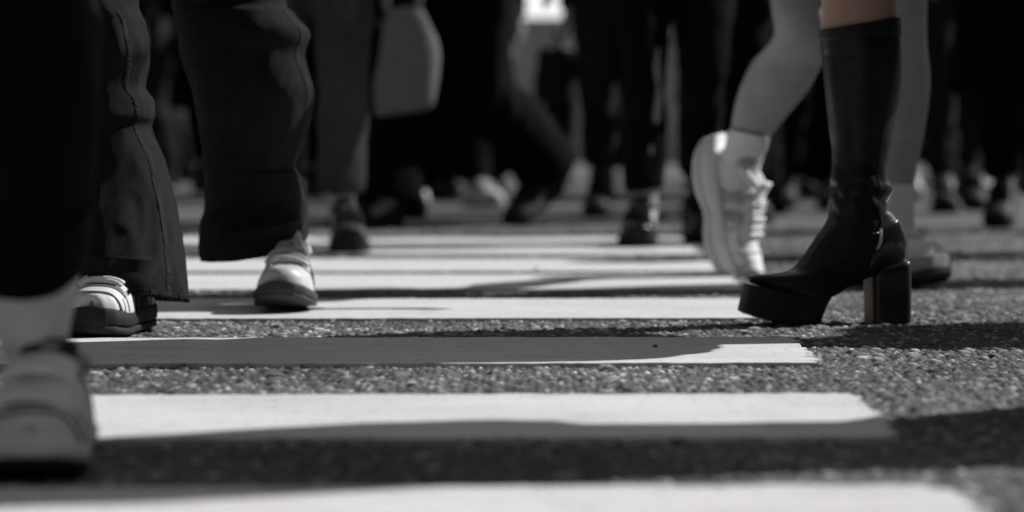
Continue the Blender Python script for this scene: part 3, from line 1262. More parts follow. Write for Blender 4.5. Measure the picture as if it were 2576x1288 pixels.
def bright_gap_block():
    """white block added down the street, its long side turned to the sun"""
    d = V((.31, .95, 0)).normalized()
    n = V((.95, -.31, 0)).normalized()
    a = V((-7, 46, 0))
    L_, T_, H_ = 62.0, 14.0, 34.0
    c = a + d * L_ / 2 - n * T_ / 2
    root = empty('gap_block', (c.x, c.y, 0), 'white block added far behind the crowd to brighten the gap at the top', 'building')
    M = Matrix((n, d, V((0, 0, 1)))).transposed()
    b = MB()
    b.box((0, 0, H_ / 2), (T_ / 2, L_ / 2, H_ / 2), M)
    b.v = [M @ V((0, 0, 0)) + q for q in b.v]
    obj('wall', b, mat('white_render', .82, rough=.9, spec=.1, var=.04, scale=.4), root, smooth=False, world=False)
    wb = MB()
    wb.box((0, 0, 0), (.06, 1.0, .8))
    me = wb.mesh('window', False)
    g = mat('dark_glass', .02, rough=.1, spec=.6, var=.2)
    for i in range(12):
        for j in range(4):
            p = M @ V((T_ / 2 + .03, -L_ / 2 + L_ * (i + .5) / 12, 12.5 + 5.5 * j))
            link('window', me, g, root, Matrix.Translation(p) @ M.to_4x4())


bright_gap_block()  # sun-facing block added in place of the bright sky
building('rear_sky_block', -40, 40, -40, -16, 9, 'unseen dark block added behind the camera to cut sky light', 'y')  # out of view, added to hold back skylight from behind
building('right_sky_block', 17, 40, -14, 16, 10, 'unseen low dark block added on the right to cut sky light', 'y')  # added off frame to reduce ambient light from the right
building('left_sky_block', -38, -9, -14, 40, 20, 'unseen dark block added on the left to cut sky light', 'x')  # added off frame to reduce ambient light from the left
#CROWD_END
# ------------------------------------------------------------------ helpers for the near legs
def K(y, xl, xr, Y, b=None, e=2.2, tu=0.0, tv=0.0):
    """a section of a leg seen between xl and xr at picture height y, at depth Y"""
    c = at((xl + xr) / 2, y, Y)
    a = (xr - xl) / 2 * Y / FPX
    return (c, V((a, 0, tu)), V((0, (b or a), tv)), e)


def KS(l, r, Y, b, e=2.1):
    """a slanted section between two picture points"""
    p, q = at(l[0], l[1], Y), at(r[0], r[1], Y)
    return ((p + q) / 2, (q - p) / 2, V((0, b, 0)), e)


def folds(amp, f, seed, zs=.45, t_lo=None):
    def fn(p, t, th):
        q = V((p.x * f + seed, p.y * f, p.z * f * zs + .8 * p.x * f + seed))
        a = noise.noise(q)
        b = noise.noise(V((p.x * f * 2.1, p.y * f * 2.1 + seed, p.z * f * 1.1 - 1.5 * p.x * f)))
        return amp * (.55 - abs(a) * 1.9) + amp * .5 * (.4 - abs(b) * 1.6)
    return fn


def inner_leg(Lf, r0=.036, r1=.07, t0=0.0):
    """the leg inside a trouser leg, along its middle line"""
    def fn(mb):
        n = 14
        ts = [t0 + (Lf.n - t0) * i / n for i in range(n + 1)]
        mb.tube([Lf.frame(t)[0] for t in ts], [r0 + (r1 - r0) * (i / n) for i in range(n + 1)], n=16)
    return fn


def both(*fs):
    def fn(mb):
        for f in fs:
            f(mb)
    return fn


def finish_person(root, J, coat_v=.012, coat_hem=.8, flare=.2, skin=None, hair_long=0.0, extra=None, legs=(True, True), voxel=.008, coat_name='coat', skirt=None):
    me = remesh(body_mb(J, legs, extra), voxel, 3, 'body')
    off = V(root.location)
    me.transform(Matrix.Translation(-off))
    b = link('body', me, skin or SKIN, root)
    c = remesh(coat_mb(J, coat_hem, flare), .014, 4, coat_name)
    wrinkle(c, .010, 8, coat_hem * 31)
    c.transform(Matrix.Translation(-off))
    link(coat_name, c, cloth(coat_v), root)
    h = remesh(hair_mb(J, hair_long), .012, 3, 'hair')
    h.transform(Matrix.Translation(-off))
    link('hair', h, HAIR, root)
    return b


def rel(root, M):
    return Matrix.Translation(-V(root.location)) @ M


# ------------------------------------------------------------------ 1. person at the left edge: black trousers, white sock, pale suede sneaker
def front_walker():
    toe = gnd(78, 1212)
    yaw = R(4)
    fw = V((math.sin(yaw), -math.cos(yaw), 0))
    L = .285
    O = toe - fw * L
    ank = O + fw * .062 + V((0, 0, .085))
    root = empty('person', (ank.x - .09, ank.y + .1, 0), 'person at the left edge in black cropped trousers, white sock and pale suede sneaker', 'person', 'near walkers')
    sm = shoe_meshes('suede', L=L, high=.86, wide=.98, spring=.016, sole=.022, tong=.6, bow=0, lace=(.46, .79), lthick=2.1, ln=4, collar=.9)
    grey_ = mat('pale_suede', .62, rough=.95, spec=.1, var=.14, scale=60, bump=.25, bscale=250)
    g2 = mat('grey_suede', .46, rough=.95, spec=.1, var=.15, scale=60, bump=.25, bscale=250)
    gd_ = mat('tongue_mesh', .035, rough=.95, spec=.1, var=.3, scale=200)
    g3 = mat('light_suede', .82, rough=.9, spec=.1, var=.1, scale=50, bump=.2, bscale=250)
    so = mat('pale_foam', .7, rough=.8, var=.1, scale=60)
    ou = mat('dark_rubber', .02, rough=.8, var=.2)
    ms = dict(upper=g2, midsole=so, outsole=ou, laces=g3, tongue=gd_, toe_cap=grey_, heel_counter=grey_, eyestay=g3, side_panel=g3, mudguard=g3)
    put_shoe(root, sm, rel(root, Matrix.Translation(O) @ frame(fw, (0, 0, 1))), dict(ms, vamp=gd_, toe_seam=gd_), SUEDE)
    # the other foot, behind and outside the frame
    O2 = O + V((-.20, .55, .06))
    put_shoe(root, sm, rel(root, Matrix.Translation(O2) @ frame(V((-.05, -.95, -.25)), (0, 0, 1))), ms, flip=True)
    ank2 = O2 + V((0, -.06, .085))
    D = ank.y
    sk = Loft([K(900, 18, 158, D, .038), K(860, -2, 166, D, .047), K(800, -12, 178, D, .05), K(730, -18, 190, D, .054), K(660, -22, 200, D, .056), K(560, -24, 204, D, .056)], lambda p, t, th: .0009 * math.sin(th * 34) + .0025 * noise.noise(V((p.x * 10, p.y * 10, p.z * 45))))
    obj('sock', sk.build(MB(), 60, 140), mat('white_sock', .8, rough=.95, spec=.05, var=.06, scale=80, bump=.3, bscale=400), root)
    J = skeleton(V((ank.x - .11, ank.y + .16, .90)), math.pi, [ank, ank2], [ank + fw * .16 + V((0, 0, -.05)), ank2 + V((0, -.15, -.06))], knees=None)
    h = J['hip'][0]
    up = V((0, 0, 1))
    z2 = at(100, 0, D)
    tr = Loft([K(668, -48, 206, D, .082, tv=.028), K(640, -46, 212, D, .084, tv=.02), K(540, -44, 222, D, .085), K(420, -42, 230, D, .085), K(300, -44, 238, D + .01, .086), K(180, -50, 242, D + .02, .088), K(60, -56, 244, D + .03, .09), K(-80, -70, 244, D + .05, .094), (z2.lerp(h, .5), V((.10, 0, 0)), V((0, .10, 0))), (h, V((.11, 0, 0)), V((0, .12, 0))), (h + up * .1, V((.10, 0, 0)), V((0, .11, 0)))], folds(.008, 9, 3))
    mb = tr.build(MB(), 150, 64, lip0=.06, cap0=False)
    # other trouser leg and seat
    k2, h2 = J['knee'][1], J['hip'][1]
    mb.tube([h2 + up * .05, h2.lerp(k2, .5), k2, k2.lerp(ank2, .8)], [.11, .10, .095, .09], n=24, sub=6)
    Loft([(J['pel'] + up * z, V((a, 0, 0)), V((0, b, 0)), 2.4) for z, a, b in ((-.12, .11, .09), (-.04, .175, .125), (.06, .175, .125), (.14, .15, .11))]).build(mb, 12, 28)
    obj('trousers', mb, cloth(.010, 'twill'), root)
    finish_person(root, J, .012, .80, .2, extra=both(inner_leg(sk, .028, .045), inner_leg(tr, .032, .046)), legs=(False, 'nofoot'))


front_walker()


# ------------------------------------------------------------------ 2. walker in wide dark jeans
def jeans_walker():
    root = empty('person', (-.55, 4.5, 0), 'person walking forward in wide dark denim jeans with frayed hem and white lace-up sneakers', 'person', 'near walkers')
    dn = denim_mat('dark_denim', .014)
    seam_m = denim_mat('denim_seam', .022)
    # left of picture: planted foot
    toe = gnd(230, 853)
    fw = V((-.11, -.994, 0))
    L = .29
    O = toe - fw * L
    sm = shoe_meshes('skate', L=L, wide=.92, sole=.034, spring=.010, high=.90, tong=.3, bow=0, ln=5, lthick=1.3, lace=(.50, .72))
    wl = mat('white_leather', .66, rough=.5, spec=.35, var=.06, scale=40, bump=.12, bscale=90)
    gl = mat('grey_leather', .30, rough=.55, spec=.3, var=.1, scale=40, bump=.1)
    dk = mat('dark_suede', .03, rough=.9, var=.3)
    rb = mat('black_rubber', .016, rough=.75, var=.2)
    ms = dict(upper=gl, midsole=rb, outsole=rb, laces=wl, tongue=gl, toe_cap=wl, heel_counter=gl, eyestay=wl, side_panel=dk, mudguard=wl, vamp=dk, toe_seam=gl)
    put_shoe(root, sm, rel(root, Matrix.Translation(O) @ frame(fw, (0, 0, 1))), ms, SUEDE)
    ankR = O + fw * .062 + V((0, 0, .085))
    # right of picture: the other foot, toe just lifting
    toe2 = gnd(704, 793)
    fw2 = V((.02, -.985, .045)).normalized()
    sm2 = shoe_meshes('creased', L=L, wide=1.0, sole=.020, spring=.020, high=1.06, crease=.006, tong=.8)
    wl2 = mat('creased_leather', .58, rough=.42, spec=.4, var=.12, scale=30, bump=.5, bscale=45)
    rb2 = mat('grey_rubber', .05, rough=.7, var=.2)
    ms2 = dict(upper=wl2, midsole=rb2, outsole=rb2, laces=wl2, tongue=wl2, eyestay=wl2, heel_counter=gl, side_panel=dk, mudguard=wl2, vamp=gl)
    O2 = toe2 - V((fw2.x, fw2.y, 0)) * L
    put_shoe(root, sm2, rel(root, Matrix.Translation(O2) @ frame(fw2, (0, 0, 1))), ms2, ('midsole', 'outsole', 'laces', 'tongue', 'heel_counter', 'eyestay', 'side_panel', 'vamp'), flip=True)
    ankL = O2 + V((0, -.06, .09))
    D1, D2 = ankR.y, ankL.y
    pel = V((-.535, (D1 + D2) / 2 + .02, .915))
    up = V((0, 0, 1))
    # facing the camera: index 0 is the right hand side of the picture
    J = skeleton(pel, math.pi, [ankL, ankR], [ankL + V((0, -.16, -.04)), ankR + fw * .16 + V((0, 0, -.05))], swing=.3)
    hA, hB = J['hip'][1], J['hip'][0]

    def jeans(keys, h, seed, amp):
        top = keys[-1][0]
        keys = keys + [(top.lerp(h, .45) , V((.115, 0, 0)), V((0, .11, 0)), 2.2), (h + up * .0, V((.115, 0, 0)), V((0, .125, 0)), 2.2), (h + up * .09, V((.10, 0, 0)), V((0, .115, 0)), 2.2)]
        fb = folds(1.0, 15, seed)
        return Loft(keys, lambda p, t, th: fb(p, t, th) * amp * (1 + .7 * max(0.0, 1 - t / 5.0)))
    A = jeans([K(744, 176, 463, D1 + .01, .150, tv=-.016, tu=-.005), K(700, 172, 462, D1 + .01, .148, tv=-.01), K(629, 168, 457, D1 + .02, .135), K(560, 160, 447, D1 + .03, .12), K(480, 155, 431, D1 + .04, .105), K(400, 150, 413, D1 + .05, .098), K(325, 145, 377, D1 + .05, .094), K(290, 142, 385, D1 + .04, .096), K(253, 140, 381, D1 + .04, .096), K(219, 138, 358, D1 + .03, .094), K(170, 134, 368, D1 + .02, .096), K(126, 130, 376, D1, .098), K(60, 120, 364, D1 - .01, .1), K(-20, 105, 350, D1 - .01, .105)], hA, 2.0, .0060)
    mA = A.build(MB(), 190, 96, cap0=False, cap1=True, lip0=.05)
    B = jeans([K(628, 506, 764, D2 + .03, .135, tu=.012, tv=.012), K(600, 504, 770, D2 + .03, .135, tu=.006, tv=.008), K(561, 508, 770, D2 + .04, .125), K(527, 518, 772, D2 + .05, .11), K(490, 519, 766, D2 + .05, .11), K(440, 516, 752, D2 + .04, .108), K(415, 514, 742, D2 + .04, .108), K(342, 507, 768, D2 + .02, .108), K(290, 500, 781, D2, .11), K(232, 489, 790, D2 - .02, .11), K(190, 475, 779, D2 - .03, .11), K(137, 458, 764, D2 - .04, .11), K(82, 450, 776, D2 - .05, .112), K(34, 440, 736, D2 - .05, .112), K(-20, 430, 716, D2 - .05, .112)], hB, 9.0, .0035)
    B.build(mA, 190, 96, cap0=False, cap1=True, lip0=.05)
    Loft([(pel + up * z, V((a, 0, 0)), V((0, b, 0)), 2.4) for z, a, b in ((-.12, .12, .10), (-.04, .18, .13), (.06, .18, .13), (.14, .15, .11))]).build(mA, 12, 28)
    j = obj('jeans', mA, dn, root)
    # outer seam of each leg: a raised double ridge with stitches
    for Lf, th, t1 in ((A, R(328), 12.5), (B, R(348), 13.5)):
        sb = MB()
        patch(sb, lambda u, v, o: Lf.pt(u, v - .25 * u / t1, o + .0013 * noise.noise(V((u * 9, v * 20, th)))), 0.02, t1, th - .06, th + .06, .0010, 220, 8, .002)
        obj('seam', sb, seam_m, j)
    st = MB()
    for i in range(900):
        th = R(190 + 170 * random.random())
        p0 = A.pt(0.0, th, -.0005 + random.uniform(-.002, .001))
        dn_ = V((random.uniform(-.004, .004), random.uniform(-.003, .001), -.002 - .005 * random.random() ** 2))
        sd_ = V((random.uniform(-.003, .003), -.001, 0))
        st.tube([p0 + V((0, 0, .006)), p0, p0 + dn_ * .5 + sd_, p0 + dn_], [.0013, .0012, .0010, .0005], n=4)
    obj('frayed_hem', st, dn, j)['kind'] = 'stuff'
    finish_person(root, J, .012, .82, .2, extra=both(inner_leg(A), inner_leg(B)), legs=(False, False))


jeans_walker()


# ------------------------------------------------------------------ 3. woman in the black platform boot
def boot_walker():
    Y0 = 4.45
    YAW = .17

    def pt(x, y):
        return at(x, y, Y0 + (x - 2160) * Y0 / FPX * YAW)
    across = V((-YAW, 1, 0)).normalized()
    heel = gnd(2240, 815)
    root = empty('person', (.70, 4.45, 0), 'person stepping left in a tall black leather platform boot with block heel, bare knee above', 'person', 'near walkers')
    lea = mat('black_boot_leather', (.011, .0112, .0125, 1), rough=.36, spec=.3, var=.3, scale=18, bump=.4, bscale=34)
    gloss = mat('black_gloss_leather', (.012, .0115, .012, 1), rough=.2, spec=.5, var=.3, scale=14, bump=.12, bscale=25, coat=.5)
    plat = mat('black_platform', (.012, .012, .012, 1), rough=.5, spec=.3, var=.3, scale=40, bump=.15, bscale=150)
    tan = mat('heel_bounce_tan', (.30, .215, .17, 1), rough=.6, spec=.3, var=.2, scale=25)  # bounce light from the stripe, painted as tan on the heel front
    metal = mat('zip_metal', .75, rough=.18, metal=1.0, var=.1)
    BX = [1888, 1952, 2019, 2060, 2090, 2117, 2156, 2183, 2220, 2279]
    BY = [711, 731, 745, 748, 741, 721, 702, 690, 673, 656]

    def sag(x):
        ln = 711 + (656 - 711) * (x - 1888) / (2279 - 1888)
        return sinterp(BX, BY, x) - ln
    keys = [((1888, 711), (2279, 656), .040, 1.0), ((1883, 700), (2280, 636), .044, .8), ((1906, 687), (2279, 612), .045, .55), ((1970, 676), (2275, 593), .043, .3), ((2007, 658), (2268, 575), .041, .15), ((2035, 623), (2257, 554), .040, .05), ((2062, 585), (2240, 536), .040, 0),
            ((2087, 548), (2228, 523), .040, 0), ((2089, 515), (2233, 499), .042, 0), ((2091, 478), (2237, 474), .045, 0), ((2095, 456), (2231, 451), .043, 0), ((2099, 428), (2229, 425), .043, 0), ((2097, 371), (2238, 371), .045, 0), ((2088, 312), (2246, 309), .050, 0), ((2080, 234), (2261, 222), .054, 0), ((2073, 150), (2266, 160), .057, 0), ((2068, 100), (2263, 88), .058, 0), ((2067, 74), (2260, 44), .058, 0)]

    class Boot(Loft):
        def pt(s, t, th, off=0.0):
            t = max(0.0, min(len(keys) - 1.0, t))
            i = min(int(t), len(keys) - 2)
            q = t - i
            a, b, c, d = keys[max(i - 1, 0)], keys[i], keys[i + 1], keys[min(i + 2, len(keys) - 1)]
            g = lambda fn: cr(fn(a), fn(b), fn(c), fn(d), q)
            fx, fy = g(lambda k: k[0][0]), g(lambda k: k[0][1])
            bx, by = g(lambda k: k[1][0]), g(lambda k: k[1][1])
            wd, sg = g(lambda k: k[2]), b[3] + (c[3] - b[3]) * q
            cs, sn = math.cos(th), math.sin(th)
            e = 2.25
            u = spow(cs, 2 / e)
            x = (fx + bx) / 2 + (bx - fx) / 2 * u
            y = (fy + by) / 2 + (by - fy) / 2 * u + sg * sag(min(max(x, 1888), 2279))
            # narrow waist of the sole, full ball of the foot
            wz = 1.0
            if t < 5:
                wz = 1 + (5 - t) / 5 * (.10 * math.exp(-((x - 1985) / 60) ** 2) - .16 * math.exp(-((x - 2120) / 55) ** 2) - .12 * math.exp(-((x - 2260) / 60) ** 2))
            p = pt(x, y) + across * (wd * wz * spow(sn, 2 / e))
            cdir = (pt(x, y) - pt((fx + bx) / 2, (fy + by) / 2)) + across * (wd * sn)
            if cdir.length > 1e-6:
                k = off
                # creases at the ankle and soft slack on the shaft
                zz = p.z
                k += .0075 * math.exp(-((t - 8.8) / 2.2) ** 2) * noise.noise(V((cs * 1.1 + 3, sn * 1.3, zz * 42 + 1.6 * cs)))
                k += .0030 * math.exp(-((t - 10.2) / .7) ** 2) * (.3 - .7 * cs)
                k += .0022 * (noise.noise(V((p.x * 26, p.y * 26, zz * 12))) if t > 3 else .3 * noise.noise(V((p.x * 30, p.y * 30, zz * 30))))
                p = p + cdir.normalized() * k
            return p
    N = len(keys) - 1
    bt = Boot([(V(), V((1, 0, 0)), V((0, 1, 0)))] * (N + 1))

    def build(t0, t1, ns, nt, off=0.0, lip=False):
        mb = MB()
        rows = [[bt.pt(t0 + (t1 - t0) * i / ns, 2 * math.pi * j / nt, off) for j in range(nt)] for i in range(ns + 1)]
        if lip:
            c = sum(rows[-1], V()) / nt
            r1 = [p + (c - p).normalized() * .003 for p in rows[-1]]
            r2 = [p - V((0, 0, .05)) for p in r1]
            rows += [r1, r2]
        vs = [p for r in rows for p in r]
        f = []
        for i in range(len(rows) - 1):
            for j in range(nt):
                k = (j + 1) % nt
                f.append((i * nt + j, i * nt + k, (i + 1) * nt + k, (i + 1) * nt + j))
        vs.append(sum(rows[0], V()) / nt)
        f += [(len(vs) - 1, (j + 1) % nt, j) for j in range(nt)]
        mb.add(vs, f)
        return mb
    boot = obj('boot', build(0, N, 180, 96, lip=True), lea, root)
    # top binding
    b = MB()
    patch(b, lambda u, v, o: bt.pt(u, v, o), N - 1.05, N, 0, 2 * math.pi, .0012, 6, 96, .002)
    obj('cuff', b, mat('black_cuff', .014, rough=.5, var=.2, bump=.2), boot)
    # glossy heel counter
    b = MB()
    patch(b, lambda u, v, o: bt.pt(u * (1 - .10 * abs(v) / 1.15), v, o), 0.05, 5.5, -1.15, 1.15, .0016, 24, 30, .003)
    obj('heel_counter', b, gloss, boot)
    # vertical seam and zip along the camera side
    b = MB()
    for th in (R(-58),):
        b.tube([bt.pt(5.8 + (N - 5.8) * i / 80, th - .2 * math.sin(i / 25), .0004) for i in range(81)], [.0008] * 81, n=6)
    b.tube([bt.pt(2.6 + 3.2 * i / 30, R(-58) - .5 + .5 * i / 30, .0004) for i in range(31)], [.0012] * 31, n=6)
    obj('seam', b, mat('black_seam', .009, rough=.5, var=.2), boot)
    for dt in (-.014, .014):
        z = MB()
        for i in range(16):
            z.ball(bt.pt(3.0 + 1.9 * i / 15, R(-68) + .02 * i / 15 + dt, .0022), .0017, 8, 6)
        obj('zipper', z, metal, boot)
    z = MB()
    for i in range(10):
        p = bt.pt(7.7 + .9 * i / 9, R(-38) + .42 * i / 9, .0016)
        z.ball(p, .0014, 8, 6)
    obj('zip_teeth', z, metal, boot)
    pl = MB()
    pp = bt.pt(4.75, R(-72), .004)
    pl.tube([pp, pp + V((-.004, -.001, -.001)), pp + V((-.009, -.001, -.001))], [(.0018, .001), (.0016, .0008), (.0012, .0008)], n=8)
    obj('zip_pull', pl, metal, boot)
    # platform sole
    PT = [(1874, 715), (1952, 732), (2019, 746), (2092, 741)]

    def prow(q, grow=0.0):
        """q 0 bottom .. 1 top: points round the platform"""
        out = []
        fx, bx = 1859 + 15 * q, 2062 + 29 * q ** 1.5
        for j in range(72):
            th = 2 * math.pi * j / 72
            u = spow(math.cos(th), 2 / 2.7)
            x = (fx + bx) / 2 + ((bx - fx) / 2) * u
            yt = sinterp([1874, 1952, 2019, 2060, 2092], [716, 733, 746, 749, 741], x + (1 - q) * 18)
            yb = sinterp([1858, 1890, 1921, 1980, 2042, 2062], [780, 794, 804, 817, 819.5, 813], x)
            y = yb + (yt - yb) * q
            wv = .0475 * (1 - .10 * max(0, u)) * (1.0 + .03 * math.sin(math.pi * q))
            out.append(pt(x, y) + across * (wv * spow(math.sin(th), 2 / 2.7)))
        return out
    mb = MB()
    rows = [prow(q) for q in (0, .03, .15, .3, .5, .7, .85, .97, 1)]
    c0, c1 = sum(rows[0], V()) / 72, sum(rows[-1], V()) / 72
    rows = [[c0.lerp(p, .96) for p in rows[0]]] + rows + [[c1.lerp(p, .965) + V((0, 0, .002)) for p in rows[-1]]]
    vs = [p for r in rows for p in r]
    f = []
    for i in range(len(rows) - 1):
        for j in range(72):
            k = (j + 1) % 72
            f.append((i * 72 + j, i * 72 + k, (i + 1) * 72 + k, (i + 1) * 72 + j))
    f.append(tuple(range(72))[::-1])
    f.append(tuple((len(rows) - 1) * 72 + j for j in range(72)))
    mb.add(vs, f)
    obj('platform', mb, plat, boot)
    # block heel
    def hk(f_, b_, wv):
        p, q = pt(*f_), pt(*b_)
        return ((p + q) / 2, (q - p) / 2, across * wv, 5.0)
    hl = Loft([hk((2184, 815.2), (2282, 815.2), .034), hk((2184, 812), (2282, 812), .0345), hk((2184, 770), (2282.5, 770), .034), hk((2183, 720), (2282, 715), .035), hk((2182, 690), (2280, 661), .035), hk((2186, 680), (2276, 652), .028)])
    obj('heel', hl.build(MB(), 40, 64), mat('black_heel', .013, rough=.32, spec=.45, var=.25, scale=20, coat=.2), boot)
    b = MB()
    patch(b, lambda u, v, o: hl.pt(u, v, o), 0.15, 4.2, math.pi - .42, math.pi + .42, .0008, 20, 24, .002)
    obj('heel_bounce_patch', b, tan, boot)
    # body: standing leg in the boot, the other one trails to the right, outside the frame
    ank = pt(2160, 545)
    knee = pt(2163, -95)
    pel = V((.76, 4.27, .985))
    ank2 = V((1.34, 4.27, .27))
    knee2 = V((.99, 4.27, .53))
    toe2 = V((1.30, 4.26, .10))
    skin = mat('skin', (.60, .375, .29, 1), rough=.5, spec=.35, var=.06, scale=25, bump=.05, bscale=350)

    def extra(mb):
        Loft([(pt(2163, 300), V((.040, 0, 0)), V((0, .040, 0)), 2), (pt(2163, 160), V((.052, 0, 0)), V((0, .050, 0)), 2), (pt(2162, 70), V((.0575, 0, 0)), V((0, .053, 0)), 2), (pt(2161, 20), V((.0590, 0, 0)), V((0, .054, 0)), 2), (pt(2157, -40), V((.0605, 0, 0)), V((0, .056, 0)), 2), (pt(2163, -95), V((.061, 0, 0)), V((0, .058, 0)), 2), (pt(2185, -170), V((.062, 0, .0)), V((0, .06, 0)), 2)]).build(mb, 40, 28)
    J = skeleton(pel, R(90), [ank, ank2], [ank + V((-.12, -.02, -.06)), toe2], swing=.25, knees=[knee, knee2])
    J['hip'] = [pel + V((0, -.06, 0)), pel + V((0, .06, 0))]
    finish_person(root, J, .010, .80, .2, skin, .2, extra, legs=('nofoot', 'nofoot'), voxel=.006)
    sk = remesh(Loft([(pel + V((0, 0, z)), V((a, 0, 0)), V((0, b, 0)), 2.2) for z, a, b in ((-.42, .26, .33), (-.40, .26, .33), (-.2, .20, .25), (-.05, .17, .185), (.05, .14, .165), (.14, .115, .135))]).build(MB(), 30, 40), .014, 2, 'skirt')
    wrinkle(sk, .012, 9, 5)
    sk.transform(Matrix.Translation(-V(root.location)))
    link('skirt', sk, cloth(.012), root)
    # trailing boot: the same pieces, heel raised
    a0 = ank - V(root.location)
    a2 = ank2 - V(root.location)
    M = Matrix.Translation(a2) @ Matrix.Rotation(R(-48), 4, 'Y') @ Matrix.Translation(-a0)
    src = [c for c in boot.children]
    b2 = boot.copy()
    C.objects.link(b2)
    b2.parent = root
    b2.matrix_basis = M
    for c in src:
        d = c.copy()
        C.objects.link(d)
        d.parent = b2


boot_walker()


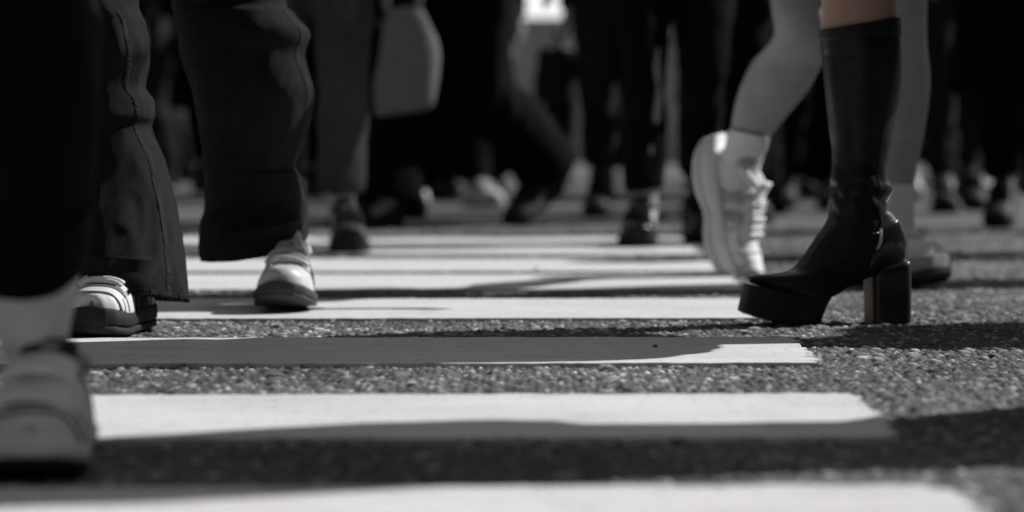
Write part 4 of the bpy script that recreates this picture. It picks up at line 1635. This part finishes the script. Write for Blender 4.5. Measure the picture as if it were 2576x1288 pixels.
# ------------------------------------------------------------------ 4. bare-legged walker in white sneakers
def sneaker_walker():
    root = empty('person', (.68, 5.62, 0), 'bare-legged person stepping right in chunky white sneakers and short socks, heel lifted', 'person', 'near walkers')
    wm = mat('white_mesh', .74, rough=.8, spec=.2, var=.10, scale=40, bump=.45, bscale=60)
    ws = mat('white_suede', .82, rough=.75, spec=.2, var=.06, scale=40, bump=.2, bscale=80)
    wf = mat('white_foam', .74, rough=.7, spec=.25, var=.06, scale=30, bump=.1)
    gl_ = mat('grey_panel_shade', .42, rough=.85, var=.15, scale=60)  # soft shading of the white shoe painted in as grey panels
    gd = mat('grey_trim', .16, rough=.8, var=.2)
    ms = dict(upper=wm, midsole=wf, outsole=wf, laces=ws, tongue=ws, toe_cap=ws, heel_counter=ws, eyestay=ws, side_panel=gl_, mudguard=ws, vamp=gl_, toe_seam=gl_)
    L = .285
    sm = shoe_meshes('chunky', L=.287, wide=1.08, sole=.050, spring=.014, high=.93, chunky=1.0, crease=.004, bow=.6, tong=.9, lthick=1.4, ln=5)
    # lifted foot, toe just above the road
    fw = V((.22, -.14, -.955)).normalized()
    up = V((.88, -.40, .30))
    O = at(1743, 392, 5.92)
    put_shoe(root, sm, rel(root, Matrix.Translation(O) @ frame(fw, up)), ms, FULL)
    # planted foot
    toe = gnd(2352, 726)
    f2 = V((.55, -.835, 0))
    O2 = toe - f2 * L
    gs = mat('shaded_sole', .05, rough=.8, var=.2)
    ms2 = dict(ms, midsole=gl_, outsole=gs)  # shade on the planted shoe put into darker midsole and outsole colours
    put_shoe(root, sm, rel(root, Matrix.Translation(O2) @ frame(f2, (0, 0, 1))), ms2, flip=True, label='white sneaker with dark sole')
    ank2 = O2 + f2 * .062 + V((0, 0, .10))
    sw = mat('white_ribbed_sock', .75, rough=.95, spec=.05, var=.06, scale=60, bump=.3, bscale=300)
    rib = lambda p, t, th: .0008 * math.sin(th * 30) + .0018 * noise.noise(V((p.x * 20, p.y * 20, p.z * 50)))
    s1 = Loft([KS((1832, 326), (1934, 350), 5.83, .038), KS((1829, 345), (1930, 366), 5.84, .038), KS((1818, 395), (1914, 410), 5.86, .037), KS((1806, 440), (1908, 452), 5.87, .037), KS((1802, 480), (1905, 492), 5.87, .034)], rib)
    obj('sock', s1.build(MB(), 40, 100), sw, root)
    D = 5.52
    s2 = Loft([K(640, 2222, 2302, D, .034), K(590, 2218, 2300, D, .036), K(540, 2214, 2298, D, .037), K(500, 2212, 2299, D, .037), K(463, 2211, 2302, D, .037)], rib)
    obj('sock', s2.build(MB(), 40, 100), sw, root)
    pel = V((.70, 5.52, .90))
    lift_knee = at(2010, 75, 5.62)
    pl_knee = at(2266, 120, D)
    a1 = at(1868, 400, 5.85)

    def extra(mb):
        Loft([KS((1822, 420), (1905, 430), 5.86, .032), KS((1836, 340), (1930, 356), 5.84, .036), KS((1843, 290), (1976, 296), 5.81, .042), KS((1853, 245), (2008, 258), 5.78, .048), KS((1867, 205), (2034, 222), 5.75, .052), KS((1895, 150), (2060, 175), 5.71, .053), KS((1925, 120), (2078, 140), 5.66, .054), KS((1947, 84), (2086, 96), 5.62, .056), KS((1943, 40), (2084, 42), 5.60, .058), KS((1938, 0), (2088, 0), 5.60, .06), KS((1935, -80), (2110, -80), 5.60, .066), KS((1950, -200), (2160, -200), 5.60, .075)]).build(mb, 80, 36)
        Loft([K(640, 2226, 2300, D, .03), K(540, 2222, 2296, D, .033), K(480, 2218, 2299, D, .035), K(418, 2212, 2307, D, .037), K(351, 2203, 2321, D, .045), K(265, 2194, 2334, D, .053), K(195, 2192, 2339, D, .055), K(113, 2194, 2331, D, .053), K(40, 2190, 2330, D, .056), K(-40, 2180, 2334, D, .062), K(-160, 2150, 2340, D, .07)]).build(mb, 60, 32)

    class L2(Loft):
        pass
    J = skeleton(pel, R(-115), [ank2, a1], [ank2 + f2 * .16 + V((0, 0, -.06)), a1 + fw * .16], swing=-.3, knees=[pl_knee, lift_knee])
    finish_person(root, J, .03, .86, .19, SKIN, .2, extra, legs=(False, False), voxel=.006, coat_name='jacket')
    h0, h1 = J['hip']
    mb = MB()
    u = V((0, 0, 1))
    mb.tube([h1 + u * .05, h1.lerp(lift_knee, .25), h1.lerp(lift_knee, .45)], [.10, .098, .10], n=22, sub=5)
    mb.tube([h0 + u * .05, h0.lerp(pl_knee, .25), h0.lerp(pl_knee, .45)], [.10, .098, .10], n=22, sub=5)
    Loft([(pel + u * z, J['r'] * a, J['f'] * b, 2.4) for z, a, b in ((-.11, .11, .09), (-.04, .17, .125), (.06, .17, .125), (.13, .15, .11))]).build(mb, 12, 28)
    # thighs
    me = remesh(mb, .012, 3, 'shorts')
    wrinkle(me, .006, 12, 2)
    me.transform(Matrix.Translation(-V(root.location)))
    link('shorts', me, cloth(.015), root)


sneaker_walker()


# ------------------------------------------------------------------ pebbles lying on the paint
def pebble(x, y, r, label):
    p = gnd(x, y)
    b = MB()
    b.ball((0, 0, 0), 1.0, 16, 11)
    for q in b.v:
        k = r * (1 + .35 * noise.noise(q * 1.7 + V((x, y, 0))))
        q.x *= k * 1.2
        q.y *= k
        q.z *= k * .75
    b.v = [q + V((p.x, p.y, .0022 + r * .6)) for q in b.v]
    o = obj('pebble', b, mat('pebble_stone', .16, rough=.85, var=.3, scale=200))
    tag(o, label, 'pebble', 'loose pebbles')


pebble(1648, 878, .0030, 'tiny loose stone at the edge of the sunlit patch on a white stripe')
pebble(1349, 680, .0035, 'blurred loose stone on a farther white stripe, mid picture')
